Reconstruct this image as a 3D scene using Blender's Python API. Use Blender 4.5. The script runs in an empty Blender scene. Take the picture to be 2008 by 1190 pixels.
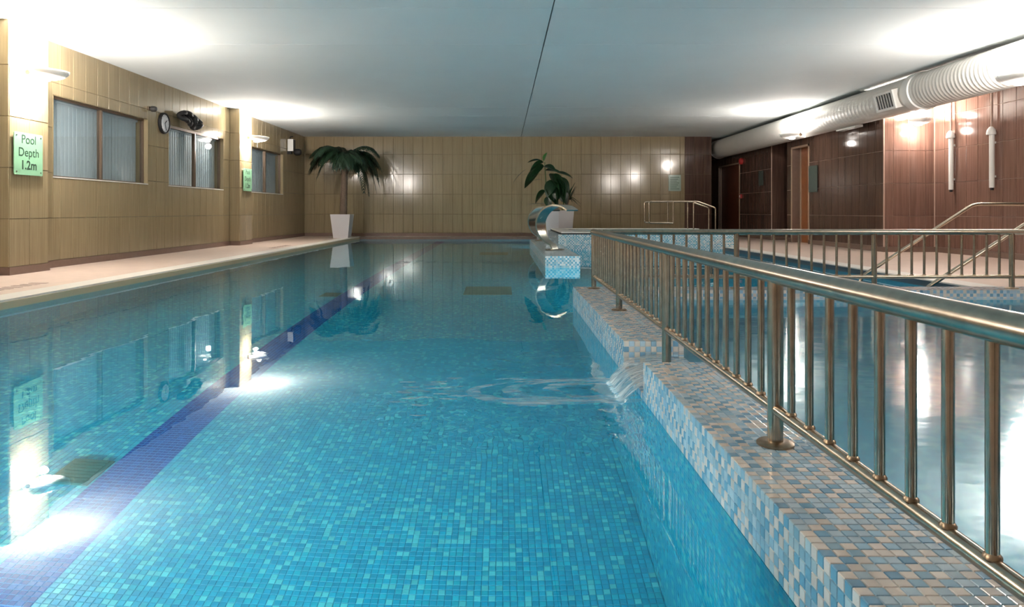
import bpy, bmesh, math, random
from mathutils import Vector, Matrix
import numpy as np
random.seed(7)
PI = math.pi
SC = bpy.context.scene
COL = SC.collection

# ------------------------------------------------------------------ camera
CAMZ = 0.742                     # water surface of the long pool is z = 0
cam = bpy.data.cameras.new('camera')
cam.sensor_width = 36.0
cam.lens = 1400.0 / 2008.0 * 36.0
cam.shift_x = (1004 - 986) / 2008.0
cam.shift_y = (414 - 595) / 2008.0
cam.clip_start = 0.05
camo = bpy.data.objects.new('camera', cam)
COL.objects.link(camo)
camo.location = (0, 0, CAMZ)
camo.rotation_euler = (PI / 2, 0, 0)
SC.camera = camo

# ------------------------------------------------------------------ world, exposure
w = bpy.data.worlds.new('world')
SC.world = w
w.use_nodes = True
w.node_tree.nodes['Background'].inputs[0].default_value = (0.5, 0.55, 0.6, 1)
w.node_tree.nodes['Background'].inputs[1].default_value = 0.15
SC.view_settings.view_transform = 'Standard'
SC.view_settings.look = 'None'
SC.view_settings.gamma = 1.0
SC.view_settings.use_curve_mapping = False
SC.view_settings.exposure = 0.54
SC.cycles.time_limit = 1150.0      # safety stop, seconds
SC.cycles.use_adaptive_sampling = True
SC.cycles.adaptive_threshold = 0.08
SC.cycles.use_light_tree = True
SC.cycles.max_bounces = 7
SC.cycles.diffuse_bounces = 3
SC.cycles.glossy_bounces = 3
SC.cycles.transmission_bounces = 6
SC.cycles.transparent_max_bounces = 16
SC.cycles.sample_clamp_indirect = 30.0
LAMP_UP = 150.0                   # watts of the bulb in each lamp bowl
LAMP_DOWN = 72.0                 # watts out of each lamp's lower lens
LAMP_COL = (1.0, 0.91, 0.84)
ADDED_POOL_LIGHT = 15.0                # watts of each added, unseen underwater light
POOL_COL = (0.90, 0.97, 1.0)

# ------------------------------------------------------------------ key levels (metres)
ZDECK = 0.062
ZDIV = 0.15
ZCEIL = CAMZ + 2.034
XL = -5.42                       # left wall
YB = 19.5                        # back wall
XRF = 6.35                       # far right wall
YPIER = 11.9                     # face that steps the right wall outwards
XRN = 7.2                        # near right wall
POOL_L, POOL_R, POOL_N, POOL_F = -3.8, 4.2, 0.5, 18.9
DX0, DX1 = 0.55, 0.825           # pool divider
ZW2 = 0.09                       # water level of the small pool
ZF = -1.25                       # pool floor

def px(u, v, Y):                 # photo pixel at depth Y -> world (used only for measuring sizes)
    return Vector(((u - 986) * Y / 1400.0, Y, CAMZ + (414 - v) * Y / 1400.0))

# ------------------------------------------------------------------ material helpers
def new_mat(name):
    m = bpy.data.materials.new(name)
    m.use_nodes = True
    nt = m.node_tree
    nt.nodes.clear()
    out = nt.nodes.new('ShaderNodeOutputMaterial')
    return m, nt, out

def N(nt, typ, **kw):
    n = nt.nodes.new(typ)
    for k, v in kw.items():
        if k == 'i':
            for kk, vv in v.items():
                n.inputs[kk].default_value = vv
        else:
            setattr(n, k, v)
    return n

def L(nt, a, b):
    nt.links.new(a, b)

def c4(c):
    return (c[0], c[1], c[2], 1.0)

def plain(name, col, rough=0.5, metal=0.0, noise=0.0, nscale=20.0, bump=0.0, spec=0.5, coat=0.0):
    m, nt, out = new_mat(name)
    b = N(nt, 'ShaderNodeBsdfPrincipled')
    b.inputs['Base Color'].default_value = c4(col)
    b.inputs['Roughness'].default_value = rough
    b.inputs['Metallic'].default_value = metal
    b.inputs['Specular IOR Level'].default_value = spec
    b.inputs['Coat Weight'].default_value = coat
    L(nt, b.outputs[0], out.inputs[0])
    if noise or bump:
        g = N(nt, 'ShaderNodeNewGeometry')
        t = N(nt, 'ShaderNodeTexNoise', i={'Scale': nscale, 'Detail': 2.0})
        L(nt, g.outputs['Position'], t.inputs['Vector'])
        if noise:
            mx = N(nt, 'ShaderNodeMix', data_type='RGBA')
            mx.inputs[6].default_value = c4([x * (1 - noise) for x in col])
            mx.inputs[7].default_value = c4([min(1, x * (1 + noise)) for x in col])
            L(nt, t.outputs[0], mx.inputs[0])
            L(nt, mx.outputs[2], b.inputs['Base Color'])
        if bump:
            bp = N(nt, 'ShaderNodeBump', i={'Strength': 1.0, 'Distance': bump})
            L(nt, t.outputs[0], bp.inputs['Height'])
            L(nt, bp.outputs[0], b.inputs['Normal'])
    return m

def emit(name, col, s):
    m, nt, out = new_mat(name)
    e = N(nt, 'ShaderNodeEmission')
    e.inputs[0].default_value = c4(col)
    e.inputs[1].default_value = s
    L(nt, e.outputs[0], out.inputs[0])
    return m

def tile_mat(name, dark, light, rough=0.12, streak=45.0):
    """large glazed wall tile with a fine vertical grain; each tile varies a little"""
    m, nt, out = new_mat(name)
    b = N(nt, 'ShaderNodeBsdfPrincipled', i={'Roughness': rough})
    g = N(nt, 'ShaderNodeNewGeometry')
    mp = N(nt, 'ShaderNodeVectorMath', operation='MULTIPLY')
    mp.inputs[1].default_value = (streak, streak, 1.3)
    L(nt, g.outputs['Position'], mp.inputs[0])
    t = N(nt, 'ShaderNodeTexNoise', i={'Scale': 1.0, 'Detail': 2.0, 'Roughness': 0.65})
    L(nt, mp.outputs[0], t.inputs['Vector'])
    oi = N(nt, 'ShaderNodeObjectInfo')
    ma = N(nt, 'ShaderNodeMath', operation='MULTIPLY_ADD')
    ma.inputs[1].default_value = 0.10
    L(nt, oi.outputs['Random'], ma.inputs[0])
    L(nt, t.outputs[0], ma.inputs[2])
    mr = N(nt, 'ShaderNodeMapRange')
    mr.inputs[1].default_value = 0.30
    mr.inputs[2].default_value = 0.80
    L(nt, ma.outputs[0], mr.inputs[0])
    mx = N(nt, 'ShaderNodeMix', data_type='RGBA')
    mx.inputs[6].default_value = c4(dark)
    mx.inputs[7].default_value = c4(light)
    L(nt, mr.outputs[0], mx.inputs[0])
    L(nt, mx.outputs[2], b.inputs['Base Color'])
    L(nt, b.outputs[0], out.inputs[0])
    return m

TS = 0.025
def mosaic(name, stops, grout, rough=0.15, gw=0.045, chequer=False):
    """25 mm mosaic in world cells; stops = [(position, colour), ...] picked at random per cell"""
    m, nt, out = new_mat(name)
    b = N(nt, 'ShaderNodeBsdfPrincipled', i={'Roughness': rough})
    g = N(nt, 'ShaderNodeNewGeometry')
    off = N(nt, 'ShaderNodeVectorMath', operation='MULTIPLY_ADD')
    off.inputs[1].default_value = (-0.005, -0.005, -0.005)
    L(nt, g.outputs['True Normal'], off.inputs[0])
    L(nt, g.outputs['Position'], off.inputs[2])
    sc = N(nt, 'ShaderNodeVectorMath', operation='SCALE')
    sc.inputs['Scale'].default_value = 1.0 / TS
    L(nt, off.outputs[0], sc.inputs[0])
    fl = N(nt, 'ShaderNodeVectorMath', operation='FLOOR')
    L(nt, sc.outputs[0], fl.inputs[0])
    wn = N(nt, 'ShaderNodeTexWhiteNoise', noise_dimensions='3D')
    L(nt, fl.outputs[0], wn.inputs['Vector'])
    cr = N(nt, 'ShaderNodeValToRGB')
    cr.color_ramp.interpolation = 'CONSTANT'
    els = cr.color_ramp.elements
    while len(els) < len(stops):
        els.new(0.5)
    for e, (p, c) in zip(els, stops):
        e.position = p
        e.color = c4(c)
    if chequer:      # the pale tiles sit on every other cell
        dt = N(nt, 'ShaderNodeVectorMath', operation='DOT_PRODUCT'); dt.inputs[1].default_value = (1, 1, 1)
        L(nt, fl.outputs[0], dt.inputs[0])
        pp = N(nt, 'ShaderNodeMath', operation='PINGPONG'); pp.inputs[1].default_value = 1.0
        L(nt, dt.outputs['Value'], pp.inputs[0])
        rd = N(nt, 'ShaderNodeMath', operation='ROUND'); L(nt, pp.outputs[0], rd.inputs[0])
        ka = N(nt, 'ShaderNodeMath', operation='MULTIPLY_ADD'); ka.inputs[1].default_value = -0.17; ka.inputs[2].default_value = 0.72
        kb = N(nt, 'ShaderNodeMath', operation='MULTIPLY'); kb.inputs[1].default_value = 0.45
        L(nt, rd.outputs[0], ka.inputs[0]); L(nt, rd.outputs[0], kb.inputs[0])
        kk = N(nt, 'ShaderNodeMath', operation='MULTIPLY_ADD')
        L(nt, wn.outputs['Value'], kk.inputs[0]); L(nt, ka.outputs[0], kk.inputs[1]); L(nt, kb.outputs[0], kk.inputs[2])
        L(nt, kk.outputs[0], cr.inputs[0])
    else:
        L(nt, wn.outputs['Value'], cr.inputs[0])
    sp_ = N(nt, 'ShaderNodeSeparateColor'); L(nt, wn.outputs['Color'], sp_.inputs[0])
    vr = N(nt, 'ShaderNodeMapRange'); vr.inputs[3].default_value = 0.88; vr.inputs[4].default_value = 1.10
    L(nt, sp_.outputs[1], vr.inputs[0])
    vm = N(nt, 'ShaderNodeVectorMath', operation='SCALE')
    L(nt, cr.outputs[0], vm.inputs[0]); L(nt, vr.outputs[0], vm.inputs['Scale'])
    fr = N(nt, 'ShaderNodeVectorMath', operation='FRACTION')
    L(nt, sc.outputs[0], fr.inputs[0])
    sb = N(nt, 'ShaderNodeVectorMath', operation='SUBTRACT')
    sb.inputs[1].default_value = (0.5, 0.5, 0.5)
    L(nt, fr.outputs[0], sb.inputs[0])
    ab = N(nt, 'ShaderNodeVectorMath', operation='ABSOLUTE')
    L(nt, sb.outputs[0], ab.inputs[0])
    sx = N(nt, 'ShaderNodeSeparateXYZ')
    L(nt, ab.outputs[0], sx.inputs[0])
    m1 = N(nt, 'ShaderNodeMath', operation='MAXIMUM')
    m2 = N(nt, 'ShaderNodeMath', operation='MAXIMUM')
    L(nt, sx.outputs[0], m1.inputs[0]); L(nt, sx.outputs[1], m1.inputs[1])
    L(nt, m1.outputs[0], m2.inputs[0]); L(nt, sx.outputs[2], m2.inputs[1])
    gt = N(nt, 'ShaderNodeMath', operation='GREATER_THAN')
    gt.inputs[1].default_value = 0.5 - gw
    L(nt, m2.outputs[0], gt.inputs[0])
    mx = N(nt, 'ShaderNodeMix', data_type='RGBA')
    mx.inputs[7].default_value = c4(grout)
    L(nt, gt.outputs[0], mx.inputs[0])
    L(nt, vm.outputs[0], mx.inputs[6])
    L(nt, mx.outputs[2], b.inputs['Base Color'])
    rm = N(nt, 'ShaderNodeMapRange')
    rm.inputs[3].default_value = rough
    rm.inputs[4].default_value = 0.6
    L(nt, gt.outputs[0], rm.inputs[0])
    L(nt, rm.outputs[0], b.inputs['Roughness'])
    L(nt, b.outputs[0], out.inputs[0])
    return m

def water_mat(name, layers, tint=(1, 1, 1), centre=None, rough=0.0):
    """clear water, IOR 1.333; layers = [(noise scale, height in m, stretch)], centre = a local stir"""
    m, nt, out = new_mat(name)
    gl = N(nt, 'ShaderNodeBsdfGlass')
    gl.inputs['Color'].default_value = c4(tint)
    gl.inputs['Roughness'].default_value = rough
    gl.inputs['IOR'].default_value = 1.333
    g = N(nt, 'ShaderNodeNewGeometry')
    total = None
    for sc_, h, st in layers:
        mp = N(nt, 'ShaderNodeVectorMath', operation='MULTIPLY')
        mp.inputs[1].default_value = st
        L(nt, g.outputs['Position'], mp.inputs[0])
        t = N(nt, 'ShaderNodeTexNoise', i={'Scale': sc_, 'Detail': 1.0})
        L(nt, mp.outputs[0], t.inputs['Vector'])
        k = N(nt, 'ShaderNodeMath', operation='MULTIPLY')
        k.inputs[1].default_value = h
        L(nt, t.outputs[0], k.inputs[0])
        if total is None:
            total = k.outputs[0]
        else:
            a = N(nt, 'ShaderNodeMath', operation='ADD')
            L(nt, total, a.inputs[0]); L(nt, k.outputs[0], a.inputs[1])
            total = a.outputs[0]
    if centre:
        (cx, cy, rad, h, fr) = centre
        d = N(nt, 'ShaderNodeVectorMath', operation='DISTANCE')
        d.inputs[1].default_value = (cx, cy, 0)
        L(nt, g.outputs['Position'], d.inputs[0])
        t = N(nt, 'ShaderNodeTexNoise', i={'Scale': fr, 'Detail': 2.0})
        L(nt, g.outputs['Position'], t.inputs['Vector'])
        f = N(nt, 'ShaderNodeMapRange', interpolation_type='SMOOTHSTEP')
        f.inputs[1].default_value = rad
        f.inputs[2].default_value = rad * 0.2
        f.inputs[3].default_value = 0.0
        f.inputs[4].default_value = h
        L(nt, d.outputs['Value'], f.inputs[0])
        k = N(nt, 'ShaderNodeMath', operation='MULTIPLY_ADD')
        L(nt, t.outputs[0], k.inputs[0]); L(nt, f.outputs[0], k.inputs[1]); L(nt, total, k.inputs[2])
        total = k.outputs[0]
    bp = N(nt, 'ShaderNodeBump', i={'Strength': 1.0, 'Distance': 1.0})
    L(nt, total, bp.inputs['Height'])
    L(nt, bp.outputs[0], gl.inputs['Normal'])
    L(nt, gl.outputs[0], out.inputs[0])
    return m

def pane_mat(name, tint, alpha=0.9, rough=0.02):
    """thin glass sheet: see-through with a fresnel gloss"""
    m, nt, out = new_mat(name)
    tr = N(nt, 'ShaderNodeBsdfTransparent'); tr.inputs[0].default_value = c4(tint)
    gl = N(nt, 'ShaderNodeBsdfGlossy', i={'Roughness': rough})
    lw = N(nt, 'ShaderNodeLayerWeight', i={'Blend': 0.5})
    pw = N(nt, 'ShaderNodeMath', operation='POWER'); pw.inputs[1].default_value = 5.0
    L(nt, lw.outputs['Facing'], pw.inputs[0])
    fz = N(nt, 'ShaderNodeMath', operation='MULTIPLY_ADD'); fz.inputs[1].default_value = 0.96; fz.inputs[2].default_value = 0.04
    L(nt, pw.outputs[0], fz.inputs[0])
    mx = N(nt, 'ShaderNodeMixShader')
    L(nt, fz.outputs[0], mx.inputs[0]); L(nt, tr.outputs[0], mx.inputs[1]); L(nt, gl.outputs[0], mx.inputs[2])
    L(nt, mx.outputs[0], out.inputs[0])
    return m

def frosted(name, col, alpha, rough=0.35, stretch=(16, 16, 16), k=(0.3, 1.5)):
    """pale film: part see-through, part white scatter"""
    m, nt, out = new_mat(name)
    tr = N(nt, 'ShaderNodeBsdfTransparent')
    b = N(nt, 'ShaderNodeBsdfPrincipled', i={'Roughness': rough}); b.inputs['Base Color'].default_value = c4(col)
    mx = N(nt, 'ShaderNodeMixShader')
    g = N(nt, 'ShaderNodeNewGeometry')
    mp = N(nt, 'ShaderNodeVectorMath', operation='MULTIPLY'); mp.inputs[1].default_value = stretch
    L(nt, g.outputs['Position'], mp.inputs[0])
    t = N(nt, 'ShaderNodeTexNoise', i={'Scale': 1.0, 'Detail': 3.0})
    L(nt, mp.outputs[0], t.inputs['Vector'])
    r = N(nt, 'ShaderNodeMapRange'); r.inputs[1].default_value = 0.35; r.inputs[2].default_value = 0.7
    r.inputs[3].default_value = alpha * k[0]; r.inputs[4].default_value = min(1, alpha * k[1])
    L(nt, t.outputs[0], r.inputs[0]); L(nt, r.outputs[0], mx.inputs[0])
    L(nt, tr.outputs[0], mx.inputs[1]); L(nt, b.outputs[0], mx.inputs[2])
    L(nt, mx.outputs[0], out.inputs[0])
    return m

M = {}
M['beige_tile'] = tile_mat('beige glazed tile', (0.265, 0.203, 0.116), (0.350, 0.278, 0.164))
M['beige_grout'] = plain('beige grout', (0.235, 0.178, 0.105), 0.7)
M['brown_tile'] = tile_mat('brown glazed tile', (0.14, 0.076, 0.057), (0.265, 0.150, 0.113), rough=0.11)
M['shaded_brown_tile'] = tile_mat('shaded brown glazed tile', (0.062, 0.034, 0.026), (0.135, 0.076, 0.056), rough=0.11)  # brown tile with the far corner's shade partly put into its colour
M['brown_grout'] = plain('pink grout', (0.50, 0.34, 0.27), 0.7)
M['ceiling'] = plain('white ceiling paint', (0.80, 0.86, 0.865), 0.85, noise=0.03, nscale=1.5, spec=0.12)
M['ceiling_gap'] = plain('dark ceiling joint', (0.06, 0.06, 0.06), 0.8)
M['deck'] = plain('pink stone deck', (0.66, 0.51, 0.43), 0.35, noise=0.16, nscale=9.0)
M['coping'] = plain('white pool edging', (0.82, 0.78, 0.72), 0.3, noise=0.05, nscale=30)
M['coping_face'] = plain('beige edging face', (0.60, 0.47, 0.29), 0.4)
M['drain'] = plain('stone drain slot', (0.34, 0.25, 0.21), 0.6)
M['edge_dark'] = plain('dark slate edging face', (0.05, 0.07, 0.09), 0.3)
M['skirting'] = plain('brown skirting tile', (0.20, 0.13, 0.10), 0.25, noise=0.1)
M['pool'] = mosaic('turquoise pool mosaic', [(0.0, (0.005, 0.290, 0.450)), (0.34, (0.007, 0.325, 0.480)), (0.62, (0.012, 0.365, 0.485)), (0.84, (0.070, 0.480, 0.530))], (0.008, 0.230, 0.345))
M['lane'] = mosaic('navy lane mosaic', [(0.0, (0.000, 0.058, 0.26)), (0.5, (0.000, 0.072, 0.30)), (0.8, (0.000, 0.092, 0.35))], (0.01, 0.18, 0.46), gw=0.06)
M['divider'] = mosaic('blue and cream mosaic', [(0.0, (0.24, 0.44, 0.62)), (0.22, (0.37, 0.56, 0.70)), (0.46, (0.53, 0.66, 0.75)), (0.66, (0.83, 0.73, 0.66))], (0.62, 0.64, 0.66), rough=0.10, chequer=True)
M['divider_side'] = mosaic('divider mosaic in blue light', [(0.0, (0.20, 0.45, 0.64)), (0.28, (0.34, 0.57, 0.72)), (0.55, (0.50, 0.68, 0.77)), (0.72, (0.80, 0.75, 0.70))], (0.58, 0.68, 0.73), rough=0.12, chequer=True)  # divider mosaic again, the pool's blue light put into its colours
M['plinth'] = mosaic('pale blue white mosaic', [(0.0, (0.16, 0.44, 0.60)), (0.38, (0.38, 0.62, 0.70)), (0.62, (0.78, 0.80, 0.80))], (0.5, 0.6, 0.64), rough=0.12, chequer=True)
M['water'] = water_mat('long pool water', [(1.6, 0.0016, (1, 1, 1)), (9.0, 0.00016, (1, 1, 1))], (0.86, 0.985, 1.0), centre=(0.25, 2.95, 1.1, 0.006, 7.0))
M['water_small'] = water_mat('small pool water', [(2.5, 0.0030, (1, 1.4, 1)), (11.0, 0.0007, (1, 1.5, 1))], (0.90, 0.985, 0.99), rough=0.12)
M['spa_water'] = water_mat('spa water', [(4.0, 0.001, (1, 1, 1))], (0.92, 0.99, 1))
M['steel'] = plain('brushed stainless steel', (0.47, 0.395, 0.31), 0.23, 1.0, noise=0.3, nscale=35)
M['rust_steel'] = plain('rust stained steel', (0.36, 0.27, 0.19), 0.35, 1.0, noise=0.5, nscale=60)
M['chrome'] = plain('polished steel', (0.58, 0.57, 0.50), 0.24, 1.0)
M['bronze'] = plain('bronze window frame', (0.16, 0.11, 0.075), 0.35, 0.4)
M['slat'] = plain('grey blue blind slat', (0.54, 0.60, 0.63), 0.55, noise=0.04, nscale=12)
M['dark'] = plain('dark void', (0.02, 0.02, 0.022), 0.8)
M['black'] = plain('black rubber', (0.010, 0.010, 0.011), 0.65)
M['glass'] = pane_mat('window glass', (0.94, 0.97, 0.98))
M['white'] = plain('white enamel', (0.80, 0.79, 0.76), 0.3)
M['duct'] = plain('white painted duct', (0.66, 0.64, 0.60), 0.35, noise=0.05, nscale=4)
M['grille'] = plain('grey grille', (0.045, 0.043, 0.04), 0.5)
M['bulb'] = emit('bulb glow', (1.0, 0.95, 0.88), 25.0)
M['added_pool_lens'] = emit('added pool light lens', (0.85, 0.95, 1.0), 6.0)  # glowing disc of the added underwater lights
M['lens'] = emit('lens glow', (1.0, 0.95, 0.88), 6.0)
M['sign'] = plain('green glass sign', (0.30, 0.58, 0.36), 0.12, coat=0.6)
M['sign_far'] = plain('grey green glass sign', (0.36, 0.46, 0.38), 0.12, coat=0.5)
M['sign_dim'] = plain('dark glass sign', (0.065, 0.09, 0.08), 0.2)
M['print'] = plain('dark green lettering', (0.03, 0.07, 0.04), 0.6)
M['pot'] = plain('white planter', (0.62, 0.59, 0.60), 0.35)
M['soil'] = plain('dark soil', (0.05, 0.035, 0.025), 0.9, bump=0.01, noise=0.4)
M['trunk'] = plain('palm trunk bark', (0.17, 0.12, 0.085), 0.8, noise=0.4, nscale=40, bump=0.006)
M['palm'] = plain('palm leaf', (0.009, 0.030, 0.013), 0.4, noise=0.4, nscale=8)
M['leaf'] = plain('dark glossy leaf', (0.011, 0.042, 0.014), 0.28, noise=0.35, nscale=12)
M['young_leaf'] = plain('young green leaf', (0.06, 0.20, 0.035), 0.3)
M['stem'] = plain('green stem', (0.07, 0.12, 0.03), 0.5)
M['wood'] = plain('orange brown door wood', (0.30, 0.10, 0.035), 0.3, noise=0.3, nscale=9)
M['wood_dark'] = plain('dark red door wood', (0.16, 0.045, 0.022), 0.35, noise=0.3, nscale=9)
M['trim'] = plain('light door trim', (0.42, 0.29, 0.20), 0.4)
M['red'] = plain('red plastic', (0.45, 0.03, 0.03), 0.35)
M['clockface'] = plain('white dial', (0.72, 0.72, 0.74), 0.4)
M['grate'] = plain('dark green grate', (0.008, 0.13, 0.14), 0.5)
M['foam'] = frosted('foam film', (0.78, 0.84, 0.86), 0.36, 0.5, (7, 30, 7), (0.15, 1.4))
M['spill'] = frosted('falling water film', (0.82, 0.87, 0.88), 0.55, 0.12, (9, 75, 9))

# ------------------------------------------------------------------ mesh helpers
class MB:
    def __init__(s):
        s.v, s.f = [], []
    def add(s, vs, fs):
        o = len(s.v)
        s.v += [tuple(x) for x in vs]
        s.f += [tuple(i + o for i in f) for f in fs]
        return s
    def box(s, a, b):
        x0, y0, z0 = a; x1, y1, z1 = b
        return s.add([(x0, y0, z0), (x1, y0, z0), (x1, y1, z0), (x0, y1, z0), (x0, y0, z1), (x1, y0, z1), (x1, y1, z1), (x0, y1, z1)],
                     [(3, 2, 1, 0), (4, 5, 6, 7), (0, 1, 5, 4), (1, 2, 6, 5), (2, 3, 7, 6), (3, 0, 4, 7)])
    def tube(s, pts, r, n=10, caps=True):
        pts = [Vector(p) for p in pts]
        rs = r if isinstance(r, (list, tuple)) else [r] * len(pts)
        rings, ref = [], None
        for i, p in enumerate(pts):
            if i == 0: d = pts[1] - p
            elif i == len(pts) - 1: d = p - pts[i - 1]
            else: d = (pts[i + 1] - p).normalized() + (p - pts[i - 1]).normalized()
            d.normalize()
            if ref is None:
                ref = Vector((0, 0, 1)) if abs(d.z) < 0.9 else Vector((1, 0, 0))
            a = ref - d * ref.dot(d)
            a.normalize(); ref = a
            b = d.cross(a)
            rings.append([p + (a * math.cos(2 * PI * k / n) + b * math.sin(2 * PI * k / n)) * rs[i] for k in range(n)])
        vs = [v for rg in rings for v in rg]
        fs = []
        for i in range(len(rings) - 1):
            for k in range(n):
                k2 = (k + 1) % n
                fs.append((i * n + k, i * n + k2, (i + 1) * n + k2, (i + 1) * n + k))
        if caps:
            fs.append(tuple(range(n - 1, -1, -1)))
            fs.append(tuple((len(rings) - 1) * n + k for k in range(n)))
        return s.add(vs, fs)
    def lathe(s, prof, c=(0, 0, 0), n=20, axis='z'):
        """prof = [(radius, height)] turned about an axis through c"""
        vs, fs = [], []
        for (r, h) in prof:
            for k in range(n):
                a = 2 * PI * k / n
                if axis == 'z': vs.append((c[0] + r * math.cos(a), c[1] + r * math.sin(a), c[2] + h))
                elif axis == 'y': vs.append((c[0] + r * math.sin(a), c[1] + h, c[2] + r * math.cos(a)))
                else: vs.append((c[0] + h, c[1] + r * math.cos(a), c[2] + r * math.sin(a)))
        for i in range(len(prof) - 1):
            for k in range(n):
                k2 = (k + 1) % n
                fs.append((i * n + k, i * n + k2, (i + 1) * n + k2, (i + 1) * n + k))
        fs.append(tuple(range(n - 1, -1, -1)))
        fs.append(tuple((len(prof) - 1) * n + k for k in range(n)))
        return s.add(vs, fs)
    def grid(s, rows):
        """rows of points -> sheet"""
        n = len(rows[0])
        vs = [p for r in rows for p in r]
        fs = [(i * n + k, i * n + k + 1, (i + 1) * n + k + 1, (i + 1) * n + k) for i in range(len(rows) - 1) for k in range(n - 1)]
        return s.add(vs, fs)
    def mesh(s, name, mat, smooth=False, fix=False):
        me = bpy.data.meshes.new(name)
        me.from_pydata(s.v, [], s.f)
        if fix:
            bm = bmesh.new(); bm.from_mesh(me)
            bmesh.ops.recalc_face_normals(bm, faces=bm.faces)
            bm.to_mesh(me); bm.free()
        if mat is not None:
            me.materials.append(M[mat] if isinstance(mat, str) else mat)
        if smooth:
            me.polygons.foreach_set('use_smooth', [True] * len(me.polygons))
            me.set_sharp_from_angle(angle=math.radians(40))
        me.update()
        return me
    def build(s, name, mat, parent=None, smooth=False, fix=False):
        return link(name, s.mesh(name, mat, smooth, fix), parent)

def link(name, data, parent=None, loc=None):
    o = bpy.data.objects.new(name, data)
    COL.objects.link(o)
    if parent is not None:
        o.parent = parent
    if loc is not None:
        o.location = loc
    return o

def tag(o, label=None, cat=None, group=None, kind=None):
    if label: o['label'] = label
    if cat: o['category'] = cat
    if group: o['group'] = group
    if kind: o['kind'] = kind
    return o

def empty(name, loc=(0, 0, 0), rz=0.0):
    o = bpy.data.objects.new(name, None)
    COL.objects.link(o)
    o.location = loc
    o.rotation_euler = (0, 0, rz)
    o.empty_display_size = 0.1
    return o

def copy_tree(o, parent=None):
    c = o.copy()
    COL.objects.link(c)
    c.parent = parent
    for ch in o.children:
        copy_tree(ch, c)
    return c

# ------------------------------------------------------------------ tiled walls
ROWS = [ZDECK + 0.085, 0.66, 1.205, 1.75, 2.295, ZCEIL + 0.01]
TW = 0.27
_tile_cache = {}
def tile_mesh(wd, h, mat):
    key = (round(wd, 3), round(h, 3), mat)
    if key not in _tile_cache:
        e, t = 0.003, 0.008
        mb = MB()
        vs = [(0, 0, 0), (wd, 0, 0), (wd, 0, h), (0, 0, h), (e, t, e), (wd - e, t, e), (wd - e, t, h - e), (e, t, h - e)]
        mb.add(vs, [(4, 5, 6, 7), (0, 1, 5, 4), (1, 2, 6, 5), (2, 3, 7, 6), (3, 0, 4, 7)])
        _tile_cache[key] = mb.mesh('wall_tile', mat)
    return _tile_cache[key]

def subtract(r, holes):
    rects = [r]
    for (a0, a1, b0, b1) in holes:
        out = []
        for (s0, s1, z0, z1) in rects:
            if a1 <= s0 or a0 >= s1 or b1 <= z0 or b0 >= z1:
                out.append((s0, s1, z0, z1)); continue
            if s0 < a0: out.append((s0, a0, z0, z1))
            if s1 > a1: out.append((a1, s1, z0, z1))
            m0, m1 = max(s0, a0), min(s1, a1)
            if z0 < b0: out.append((m0, m1, z0, b0))
            if z1 > b1: out.append((m0, m1, b1, z1))
        rects = out
    return rects

def wall_frame(origin, rz):
    """local x runs along the wall, local y points into the room"""
    return Matrix.Translation(Vector(origin)) @ Matrix.Rotation(rz, 4, 'Z')

def tiles_on(parent, mw, s0, s1, holes, mat, gap=0.004, rows=ROWS, phase=0.0):
    k0 = math.floor((s0 - phase) / TW) - 1
    k = k0
    while phase + k * TW < s1:
        a, b = max(s0, phase + k * TW), min(s1, phase + (k + 1) * TW)
        k += 1
        if b - a < 0.02: continue
        for j in range(len(rows) - 1):
            for (p, q, z0, z1) in subtract((a, b, rows[j], rows[j + 1]), holes):
                if q - p < 0.015 or z1 - z0 < 0.015: continue
                g = gap / 2
                o = link('wall_tile', tile_mesh(q - p - gap, z1 - z0 - gap, mat), parent)
                o.matrix_world = mw @ Matrix.Translation((p + g, 0, z0 + g))

def wall_core(name, mw, s0, s1, holes, mat, z0=-0.1, z1=ZCEIL + 0.2, th=0.25, kind='structure', parent=None):
    ss = sorted({s0, s1, *[max(s0, min(s1, h[i])) for h in holes for i in (0, 1)]})
    zs = sorted({z0, z1, *[h[i] for h in holes for i in (2, 3)]})
    mb = MB()
    for i in range(len(ss) - 1):
        for j in range(len(zs) - 1):
            cs, cz = (ss[i] + ss[i + 1]) / 2, (zs[j] + zs[j + 1]) / 2
            if any(h[0] < cs < h[1] and h[2] < cz < h[3] for h in holes): continue
            mb.box((ss[i], -th, zs[j]), (ss[i + 1], -0.0, zs[j + 1]))
    mb.v = [tuple(mw @ Vector(v)) for v in mb.v]
    o = mb.build(name, mat, parent)
    if kind and parent is None: tag(o, kind=kind)
    return o

WZ0, WZ1 = 1.15, 2.145
WINS = [(8.60, 10.90), (11.57, 13.85), (15.35, 17.60)]
# left wall: local x = +Y, local y = +X
mwL = Matrix(((0, 1, 0, XL - 0.008), (1, 0, 0, 0), (0, 0, 1, 0), (0, 0, 0, 1)))
holesL = [(a, b, WZ0, WZ1) for a, b in WINS]
PILS = [(0.95, 1.60), (7.56, 8.21), (14.18, 14.86)]
wl = wall_core('wall_left', mwL, -4.0, YB + 0.3, holesL, 'beige_grout')
tag(wl, 'beige tiled wall with three windows along the pool', None)
tiles_on(wl, mwL, 6.2, YB, holesL + [(a, b, -1, 5) for a, b in PILS], 'beige_tile', phase=0.1)
# the tiles behind the camera's view stay as one sheet
mb = MB().box((XL - 0.008, -4.0, 0.15), (XL, 6.2, ZCEIL)); mb.build('tile_sheet', 'beige_tile', wl)
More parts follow.
